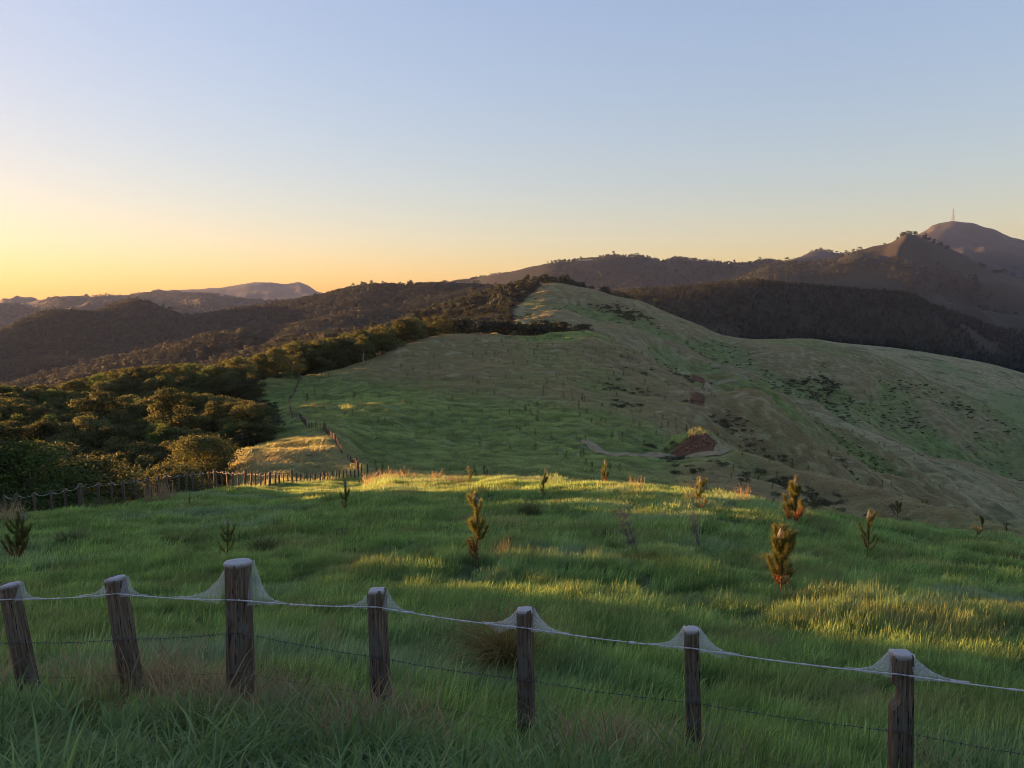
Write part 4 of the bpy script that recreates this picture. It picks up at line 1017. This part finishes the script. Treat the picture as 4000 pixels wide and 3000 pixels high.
for z in (10.5, 44): 
    mb = MB(); w_ = wid(z) + 3; mb.add([(x * w_ / 2, y * w_ / 2, z + q) for q in (0, 1.6) for x, y in ((-1, -1), (1, -1), (1, 1), (-1, 1))], [(0, 1, 2, 3), (4, 5, 6, 7), (0, 1, 5, 4), (1, 2, 6, 5), (2, 3, 7, 6), (3, 0, 4, 7)]); mb.build('platform', STEEL, mast)

# ------------------------------------------------------------------ pine saplings
def needles(r_, P, D, L, w, n_each, spread=.6, tint=(.2, 1)):
    """needle quads bristling forward along shoots: P points, D shoot directions"""
    n = len(P) * n_each; p = np.repeat(P, n_each, 0) + r_.normal(size=(n, 3)) * .006; d = np.repeat(D, n_each, 0) + r_.normal(size=(n, 3)) * spread
    d /= np.linalg.norm(d, axis=1)[:, None]; s_ = np.cross(d, r_.normal(size=(n, 3))); s_ /= np.linalg.norm(s_, axis=1)[:, None]
    l_ = L * r_.uniform(.6, 1.2, n)[:, None]
    V = np.stack([p - s_ * w / 2, p + s_ * w / 2, p + d * l_ + s_ * w * .2, p + d * l_ - s_ * w * .2], 1).reshape(-1, 3)
    return V, np.arange(4 * n).reshape(n, 4), np.repeat(r_.uniform(tint[0], tint[1], n), 4)

def sapling_parts(seed, h, spread, bare=.25, nb=9, webbed=True, lean=0.0, top_heavy=.5, density=1.0, multi=1, needle=.085):
    """stem, green needle brushes, browned lower needles, silk round the tip"""
    r_ = np.random.default_rng(seed); stem, G, B = MB(), [], []
    tips = []
    for m_ in range(multi):
        off = np.array([math.cos(m_ * 2.4), math.sin(m_ * 2.4), 0]) * (spread * .35 if multi > 1 else 0)
        ts = np.linspace(0, 1, 9); hh = h * (1 - .18 * m_ * (multi > 1))
        axis = np.stack([lean * h * ts ** 1.5 + off[0] * ts ** .7 + .012 * np.sin(ts * 7 + seed), off[1] * ts ** .7 + .012 * np.cos(ts * 6 + seed), ts * hh - .06 * (1 - ts)], -1)
        stem.tube(axis, np.linspace(.016, .005, 9) * (h / 1.1), 6)
        shoots = [(axis[int(bare * 8) :], 1.0)]
        for b in range(nb):
            t0 = r_.uniform(bare * .5, .9); a = r_.uniform(0, 2 * math.pi); i0 = t0 * 8; k = int(i0)
            base = axis[k] + (axis[min(k + 1, 8)] - axis[k]) * (i0 - k)
            ln = spread * (1 - t0 * (1 - top_heavy)) * r_.uniform(.6, 1.15); u = np.linspace(0, 1, 6)
            br = base + np.stack([np.cos(a) * ln * u ** .8, np.sin(a) * ln * u ** .8, ln * (.25 * u + 1.05 * u ** 2)], -1)
            br[:, 2] = np.minimum(br[:, 2], hh * .97); stem.tube(br, np.linspace(.007, .003, 6) * (h / 1.1), 4)
            shoots.append((br[1:], t0))
        for sh, t0 in shoots:
            q = np.linspace(0, len(sh) - 1, max(4, int(np.linalg.norm(np.diff(sh, axis=0), axis=1).sum() / .028)))
            P = np.stack([np.interp(q, np.arange(len(sh)), sh[:, k]) for k in range(3)], -1); D = np.gradient(P, axis=0); D /= np.linalg.norm(D, axis=1)[:, None] + 1e-9
            hi = P[:, 2] / hh; green = hi > r_.uniform(.28, .5, len(P))
            if green.any(): G.append(needles(r_, P[green], D[green] + [0, 0, .5], needle * h, .0038 * h, max(5, int(44 * density)), .62))
            if (~green).any(): B.append(needles(r_, P[~green], D[~green] + [0, 0, .2], needle * .8 * h, .006 * h, max(3, int(9 * density)), .8))
        tips.append(axis[-1])
    def join(lst):
        V, F, T, o = [], [], [], 0
        for v, f, t in lst: V.append(v); F.append(f + o); T.append(t); o += len(v)
        return np.concatenate(V), np.concatenate(F), np.concatenate(T)
    out = [('stem', stem.mesh('sapling_stem', PINEBARK, True))]
    if G: out.append(('needles', quads_mesh('sapling_needles', *join(G), NEEDLE)))
    if B: out.append(('dead_needles', quads_mesh('sapling_dead_needles', *join(B), NEEDLE_RED)))
    if webbed:
        m = MB(); t = tips[0]; th = np.arange(10) / 10 * 2 * math.pi; zz = [(-.14, .050), (-.08, .046), (-.03, .032), (.0, .020), (.035, .009), (.05, .002)]
        V = [t + np.array([math.cos(a), math.sin(a), 0]) * q * h * r_.uniform(.75, 1.2) + [0, 0, z * h] for z, q in zz for a in th]
        F = [(k * 10 + j, k * 10 + (j + 1) % 10, (k + 1) * 10 + (j + 1) % 10, (k + 1) * 10 + j) for k in range(len(zz) - 1) for j in range(10)]
        m.add(V, F, [v for v in (.06, .16, .35, .6, .85, .95) for _ in th]); out.append(('web', m.mesh('sapling_web', SILK_CAP, True)))
    return out

def put_sapling(x, yb, yt, wpx, label, seed, rmin=7, **kw):
    p = ground_at(x, yb, rmin); d = project(p)[2]; h = max(.3, .97 * (yb - yt) * d / FOC); t = empty('pine_sapling', p)
    tag(t, label, 'sapling', 'pine saplings planted in the near field')
    for nm, me in sapling_parts(seed, h, wpx * d / FOC * .5, **kw): link(nm, me, t)
    return t
SAP = [
 (45, 1218, 1102, 62, 'bushy many-stemmed pine sapling with webbed tips at the far left edge', 1, dict(multi=3, nb=6, bare=.35)),
 (494, 1216, 1117, 36, 'pine sapling with one webbed bulb of needles behind the thick post', 2, dict(nb=7, bare=.45, top_heavy=.9)),
 (747, 1112, 1035, 26, 'slender dark pine sapling with a white webbed tip left of centre', 3, dict(nb=8, bare=.3)),
 (1030, 1226, 1063, 46, 'tall two-tone pine sapling lit by the sun in the middle of the field', 4, dict(nb=15, bare=.22, density=1.3)),
 (1013, 1050, 1007, 20, 'small olive pine sapling near the crest above the tall central one', 5, dict(nb=7, bare=.35)),
 (1046, 1034, 1003, 16, 'tiny reddish pine sapling on the crest right of centre', 6, dict(nb=6)),
 (1172, 1078, 1011, 20, 'thin curved pine sapling right of the central one', 7, dict(nb=8, lean=.10)),
 (1306, 1049, 993, 30, 'neat conical orange-lit pine sapling on the crest', 8, dict(nb=13, bare=.1, top_heavy=.15, density=1.2)),
 (1511, 1102, 1031, 34, 'compact sunlit pine sapling beside dry reed stalks on the crest', 9, dict(nb=12, bare=.25, density=1.2)),
 (1688, 1294, 1134, 70, 'largest pine sapling, bright orange on its left side with a webbed crown', 10, dict(nb=26, bare=.30, top_heavy=.55, density=1.4, lean=-.03)),
 (1716, 1140, 1030, 60, 'broad layered pine sapling with a glowing white tip behind the largest one', 11, dict(nb=18, bare=.15, top_heavy=.2, density=1.5)),
 (1873, 1204, 1101, 44, 'dark shaded pine sapling with a webbed knob at right', 12, dict(nb=9, bare=.3)),
 (1938, 1122, 1083, 20, 'small dark pine sapling on the crest toward the right', 13, dict(nb=8)),
 (2121, 1150, 1116, 18, 'farther of two little pine saplings near the right edge', 14, dict(nb=8)),
 (2110, 1174, 1135, 26, 'nearer of two little pine saplings near the right edge', 15, dict(nb=8)),
 (2173, 1156, 1128, 16, 'faint pine sapling low on the crest at the far right', 16, dict(nb=6)),
 (874, 1033, 1006, 12, 'tiny reddish pine sapling beside the sunlit dry grass mound', 17, dict(nb=6)),
 (1185, 1044, 1024, 10, 'tiny golden pine seedling on the crest near the curved one', 18, dict(nb=5, webbed=False)),
 (1039, 1070, 1046, 20, 'short yellow-lit seedling just above the tall central sapling', 19, dict(nb=7, webbed=False)),
 (411, 1098, 1062, 10, 'thin webbed sapling stalk near the left fence', 20, dict(nb=3)),
 (1760, 1112, 1078, 24, 'low leafy seedling right of the broad layered sapling', 21, dict(nb=6, webbed=False)),
]
for x, yb, yt, w, lb, sd, kw in SAP: put_sapling(x, yb, yt, w, lb, sd, **kw)

# the planted rows on the hill behind
SMALL = []
for i in range(4):
    ps = sapling_parts(200 + i, 1.0, .26, nb=9, bare=.12, top_heavy=.25, density=.42, webbed=False, needle=.13)
    bm = bmesh.new()
    for nm, me in ps: bm.from_mesh(me)
    me = bpy.data.meshes.new('small_sapling_%d' % i); bm.to_mesh(me); bm.free()
    for m_ in (PINEBARK, NEEDLE, NEEDLE_RED): me.materials.append(m_)
    cnt = np.concatenate([np.full(len(ps[k][1].polygons), k) for k in range(len(ps))]); me.polygons.foreach_set('material_index', cnt.astype(np.int32)); SMALL.append(me)
r_ = np.random.default_rng(55); ga = math.radians(24)
u, v = np.meshgrid(np.arange(-60, 330, 3.1), np.arange(60, 420, 4.6)); u = u.ravel() + r_.normal(size=u.size) * 1.0; v = v.ravel() + r_.normal(size=v.size) * 1.3
X = u * math.cos(ga) - (v - 200) * math.sin(ga) * .5; Y_ = v + u * math.sin(ga) * .3
rr2 = np.hypot(X, Y_); px_, py_, pd_ = project(np.stack([X, Y_, H(X, Y_)], -1))
ok = (pd_ > 60) & (px_ > 600) & (px_ < 2230) & (bush_edge(X, Y_) < -35) & (rr2 > line_r(6, X, Y_)) & (rr2 < line_r(12, X, Y_) + 3) & (r_.uniform(size=len(X)) < .5) & (fbm(X / 25, Y_ / 25, 2, 57) > -.18) & ~((pd_ < 118) & (px_ < 790))
X, Y_, pd_ = X[ok], Y_[ok], pd_[ok]; Zs = H(X, Y_); Hs = r_.uniform(.55, 1.7, len(X)) * np.where(r_.uniform(size=len(X)) < .08, 1.4, 1)
# keep those that the ridge in front does not hide
vis = np.ones(len(X), bool)
for f in np.linspace(.25, .97, 40): vis &= H(X * f, Y_ * f) < (Zs + Hs * .7) * f + .02
X, Y_, Zs, Hs, pd_ = X[vis], Y_[vis], Zs[vis], Hs[vis], pd_[vis]
od = np.argsort(-(Hs / pd_)); one, many = od[:290], od[290:]
for i in one:
    o = link('young_pine', SMALL[int(r_.integers(4))], None, (X[i], Y_[i], Zs[i])); o.scale = (Hs[i] * 1.1,) * 2 + (Hs[i],); o.rotation_euler = (0, 0, r_.uniform(0, 6.28))
    tag(o, 'small dark young pine planted in rows across the grassy hill beyond the field', 'sapling', 'young pines planted across the hill')
Sm = Hs[many]
scatter('young_pines', 'rows of tiny young pines dotting the farther slopes', np.stack([X[many], Y_[many], Zs[many]], -1), np.stack([0 * Sm, 0 * Sm, r_.uniform(0, 6.28, len(Sm))], -1), Sm, r_.integers(0, 4, len(Sm)), 0 * Sm, SMALL)

# ------------------------------------------------------------------ tussocks, dead stalks, reeds
def grass_thing(name, label, cat, x, yb, rmin, mat, seed, group=None, part='blades', **kw):
    p = ground_at(x, yb, rmin); V, F, T = blades(np.random.default_rng(seed), **kw)
    o = link(name, quads_mesh(name, V, F, T, mat), None, p - np.array([0, 0, .02])); return tag(o, label, cat, group)
TG = 'tussocks in the near field'
grass_thing('tussock', 'dark tussock near the far left sapling', 'tussock', 152, 1180, 8, TUSSOCK, 1, TG, n=420, radius=.28, h=(.35, .62), w=(.006, .012), bend=.9, flop=1.0, wind=(.1, 0))
grass_thing('tussock', 'dark tussock right of the webbed bulb sapling', 'tussock', 572, 1198, 8, TUSSOCK, 2, TG, n=420, radius=.30, h=(.35, .66), w=(.006, .012), bend=.9, flop=1.0, wind=(.1, 0))
grass_thing('tussock', 'brownish tussock right of the tall central sapling', 'tussock', 1142, 1118, 8, TUSSOCK, 3, TG, n=420, radius=.30, h=(.4, .75), w=(.008, .014), bend=.8, flop=1.0, wind=(.1, 0))
grass_thing('tussock', 'large drooping hay-like tussock behind the fence post right of centre', 'tussock', 1095, 1452, 5.4, leaf_mat('hay_tussock_blades', (.10, .085, .03), (.26, .20, .075), rough=.6, spec=.2, transl=.3), 4, TG, n=700, radius=.17, h=(.55, .95), w=(.005, .010), bend=.95, flop=1.0, wind=(-.25, -.2))
grass_thing('tussock', 'dark tussock at the right edge of the field', 'tussock', 2196, 1218, 8, TUSSOCK, 5, TG, n=300, radius=.3, h=(.3, .6), w=(.006, .012), bend=.9, flop=1.0, wind=(.1, 0))
grass_thing('tussock', 'low dark tussock left of the slender sapling', 'tussock', 655, 1112, 8, TUSSOCK, 6, TG, n=260, radius=.5, h=(.25, .5), w=(.008, .014), bend=.9, flop=1.0, wind=(.1, 0))
DG = 'dead stalks'
grass_thing('dry_stalks', 'bundle of pale dead stalks right of the tall central sapling', 'dead stalks', 1087, 1218, 8, STRAW, 7, DG, n=70, radius=.16, h=(.3, .62), w=(.006, .011), bend=.3, flop=.9, wind=(0, 0))
grass_thing('dry_stalks', 'upright straw stalks behind the fence right of the thick post', 'dead stalks', 714, 1418, 5.6, STRAW, 8, DG, n=60, radius=.10, h=(.22, .55), w=(.003, .006), bend=.25, flop=.9, wind=(0, 0))
grass_thing('dry_reeds', 'spiky dry reeds leaning left on the crest at right of centre', 'reeds', 1606, 1092, 8, STRAW, 9, DG, n=46, radius=.25, h=(.6, 1.15), w=(.008, .016), bend=.4, flop=.7, wind=(-.45, 0))
grass_thing('dry_reeds', 'dry reeds fanning out behind the compact sunlit sapling', 'reeds', 1494, 1084, 8, STRAW, 10, DG, n=40, radius=.30, h=(.7, 1.3), w=(.007, .014), bend=.45, flop=.9, wind=(-.2, 0))
grass_thing('dry_reeds', 'pale reeds on the crest right of the conical sapling', 'reeds', 1372, 1060, 8, STRAW, 11, DG, n=40, radius=.5, h=(.5, .9), w=(.008, .014), bend=.3, flop=.6, wind=(0, 0))
grass_thing('dry_weeds', 'sunlit dry weeds at the foot of the left fence', 'weeds', 346, 1084, 8, STRAW, 12, DG, n=260, radius=.75, h=(.4, 1.25), w=(.010, .020), bend=.35, flop=.8, wind=(0, 0))
grass_thing('dry_weeds', 'brown weeds along the left fence near the picture edge', 'weeds', 225, 1104, 8, TUSSOCK, 13, DG, n=260, radius=1.0, h=(.3, .8), w=(.010, .018), bend=.5, flop=.8, wind=(0, 0))
grass_thing('dry_weeds', 'brown tangled weeds at the extreme left edge', 'weeds', 6, 1130, 8, STRAW, 14, DG, n=260, radius=.7, h=(.4, 1.0), w=(.010, .018), bend=.5, flop=.8, wind=(0, 0))
grass_thing('dry_grass_mound', 'long orange-lit mound of dry grass by the fence corner', 'grass mound', 845, 1040, 30, STRAW, 15, None, n=420, radius=1.9, h=(.3, .8), w=(.015, .03), bend=.8, flop=.8, wind=(.3, 0))
grass_thing('dry_grass_mound', 'spiky orange-lit clump of dead flax on the crest', 'grass mound', 942, 1040, 30, STRAW, 16, None, n=80, radius=.35, h=(.5, 1.0), w=(.02, .04), bend=.6, flop=.9, wind=(0, 0))
grass_thing('dry_grass_mound', 'wispy golden grass patch on the crest left of the tiny reddish sapling', 'grass mound', 985, 1040, 30, STRAW, 17, None, n=160, radius=.9, h=(.2, .5), w=(.012, .022), bend=.6, flop=.9, wind=(.2, 0))

def dead_shrub(label, x, yb, yt, xt, seed, bush=1.0):
    p = ground_at(x, yb, 8); d = project(p)[2]; h = (yb - yt) * d / FOC; top = np.array([(xt - x) * d / FOC, 0, h]); r_ = np.random.default_rng(seed)
    t = empty('dead_shrub', p); tag(t, label, 'dead shrub', 'grey dead shrubs in the field'); st, tw = MB(), MB()
    for k in range(4):
        u = np.linspace(0, 1, 6)[:, None]; Q = top * u * r_.uniform(.75, 1.05) + np.concatenate([np.sin(u * 3 + k) * .03, np.cos(u * 2 + k) * .03, 0 * u], 1); Q += (r_.normal(size=3) * .05 * h)[None] * u; st.tube(Q, np.linspace(.009, .004, 6), 5, .5)
        for j in range(int(60 * bush)):
            b = Q[int(r_.integers(2, 6))] + r_.normal(size=3) * .02; dr = r_.normal(size=3) * [1, 1, .8] + [0, 0, .7]; dr /= np.linalg.norm(dr); ln = r_.uniform(.06, .19) * h
            tw.tube([b, b + dr * ln * .5 + r_.normal(size=3) * .01, b + dr * ln + r_.normal(size=3) * .02], [.0028, .0022, .0012], 3, r_.uniform(.2, 1), cap=False)
    st.build('stem', DEADSHRUB, t); tw.build('twigs', DEADSHRUB, t)
dead_shrub('leaning grey dead shrub with a fuzzy head in the field right of centre', 1378, 1208, 1093, 1338, 1, 1.4)
dead_shrub('pale dead shrub below the compact sunlit sapling', 1508, 1188, 1098, 1494, 2, 1.0)
m = MB(); g0 = at_px(1180, 1610, 4.75); Q = np.array([ray(x, y) * d for x, y, d in ((1308, 0, 0),)][:0] or [ray(705, 1563, 4.7)[:3] if False else ray(705, 1564) * 4.75, ray(770, 1560) * 4.72, ray(815, 1530) * 4.75, ray(850, 1500) * 4.8, ray(842, 1462) * 4.85])
m.tube(Q - Q[0], [.002, .0035, .0045, .005, .004], 6, .8); tag(m.build('dry_twig', STRAW, None, True, Q[0]), 'bent dry twig poking out of the grass by the post right of the thick one', 'twig')

# ------------------------------------------------------------------ scrub on the slopes
SCRUBM = []
for i in range(3):
    r_ = np.random.default_rng(700 + i); C = np.stack([r_.uniform(-.7, .7, 9), r_.uniform(-.7, .7, 9), r_.uniform(.2, .8, 9)], -1); V, F, T = leaf_cloud(r_, C, r_.uniform(.3, .55, 9), 320, .13); SCRUBM.append(quads_mesh('scrub_%d' % i, V, F, T, SCRUB))
SB = [(1615, 900, 9, 7, 150, .75), (1650, 925, 7, 6, 150, .6), (1740, 955, 6, 6, 150, .7), (1765, 985, 7, 6, 150, .7), (1830, 1005, 9, 5, 150, .6), (1940, 1055, 10, 6, 150, .6), (1470, 815, 5, 14, 200, .5), (1430, 800, 4, 12, 200, .45), (1400, 770, 5, 12, 200, .4),
      (1325, 662, 8, 10, 420, .9), (1360, 678, 9, 9, 420, .9), (1250, 645, 22, 7, 420, .45), (1130, 680, 8, 8, 420, .35), (1745, 826, 10, 16, 420, .6), (1790, 828, 6, 16, 420, .6), (1760, 885, 9, 10, 420, .6), (1850, 870, 14, 10, 420, .3), (2000, 860, 14, 12, 420, .3), (2100, 900, 14, 12, 420, .3), (1700, 1040, 6, 5, 110, .35), (1800, 1095, 8, 6, 110, .4), (1560, 1020, 4, 5, 100, .3)]
P, S = [], []
r_ = np.random.default_rng(77)
for x, y, rx, ry, rm, dn in SB:
    c = ground_at(x, y, rm); a = math.atan2(c[0], c[1]); n = int(math.pi * rx * ry * dn * 1.1)
    g = r_.normal(size=(n, 2)) * .8; g = g[fbm(g[:, 0] * rx / 5, g[:, 1] * ry / 5, 2, int(x)) > -.1]; n = len(g); ux_, uy_ = g[:, 0] * rx, g[:, 1] * ry
    X = c[0] + ux_ * math.cos(a) + uy_ * math.sin(a); Y_ = c[1] - ux_ * math.sin(a) + uy_ * math.cos(a); P.append(np.stack([X, Y_, H(X, Y_) - .05], -1)); S.append(r_.uniform(.25, 1.25, n) * (1.0 if rm < 300 else 1.5))
X, Y_, _r = fill_wedge(.012, 430, 720, 3, 37, 611); okk = (bush_edge(X, Y_) < -10) & (fbm(X / 40, Y_ / 40, 3, 66) > .12) & (np.hypot(X, Y_) < line_r(17, X, Y_)); P.append(np.stack([X, Y_, H(X, Y_) - .05], -1)[okk]); S.append(r_.uniform(.5, 1.4, okk.sum()))
X, Y_, _r = fill_wedge(.16, 115, 360, 6, 37, 613); cv_ = grid_at(CONV, X, Y_); okk = (cv_ < -.25) & (X > 25) & (np.hypot(X, Y_) < line_r(12, X, Y_)) & (fbm(X / 16, Y_ / 16, 3, 67) > -.05); P.append(np.stack([X, Y_, H(X, Y_) - .05], -1)[okk]); S.append(r_.uniform(.3, 1.1, okk.sum()))  # extra scrub added in hollows, its dark leaves standing in for deeper shade
X, Y_, _r = fill_wedge(.05, 430, 680, 8, 37, 614); cv_ = grid_at(CONV, X, Y_); okk = (cv_ < -.2) & (bush_edge(X, Y_) < -10) & (fbm(X / 30, Y_ / 30, 3, 68) > 0) & (np.hypot(X, Y_) < line_r(17, X, Y_)); P.append(np.stack([X, Y_, H(X, Y_) - .05], -1)[okk]); S.append(r_.uniform(.5, 1.5, okk.sum()))
P, S = np.concatenate(P), np.concatenate(S); kp_ = grid_at(CONV, P[:, 0], P[:, 1]) < r_.uniform(-.2, .9, len(P)); P, S = P[kp_], S[kp_]
scatter('scrub', 'dark low scrub in patches on the steep slopes', P, np.stack([0 * S, 0 * S, r_.uniform(0, 6.28, len(S))], -1), np.stack([S, S, S * .8], -1), r_.integers(0, 3, len(S)), 0 * S, SCRUBM)
# sparse tufts on the farther pasture ridge
X, Y_, _r = fill_wedge(.16, 400, 730, 1, 37, 612); ok = (bush_edge(X, Y_) < -6) & (np.hypot(X, Y_) < line_r(17, X, Y_) + 10); X, Y_ = X[ok], Y_[ok]; n = len(X)
S = _r.uniform(1.2, 2.4, n)
scatter('ridge_grass', 'rough tawny grass on the farther pasture ridge', np.stack([X, Y_, H(X, Y_) - .15], -1), tilt_rot(X, Y_, _r, .8), np.stack([S, S, S * .7], -1), _r.integers(0, 5, n), dryness(X, Y_), HILLG)

# ------------------------------------------------------------------ morning haze
def haze_mat():
    m, n, l, out = new_mat('morning_haze'); v = n.new('ShaderNodeVolumePrincipled')
    v.inputs['Color'].default_value = (0.36, 0.50, 1.0, 1); v.inputs['Density'].default_value = 0.000021; v.inputs['Anisotropy'].default_value = 0.2
    l.new(v.outputs[0], out.inputs['Volume']); return m
lo = float(ZZ.min()) - 1.0; hi = 760.0; E = 9600.0
V = [(x * E, y * E, z) for z in (lo, hi) for x, y in ((-1, -1), (1, -1), (1, 1), (-1, 1))]
hz = MB(); hz.add(V, [(0, 3, 2, 1), (4, 5, 6, 7), (0, 1, 5, 4), (1, 2, 6, 5), (2, 3, 7, 6), (3, 0, 4, 7)])
tag(hz.build('haze', haze_mat()), kind='stuff')
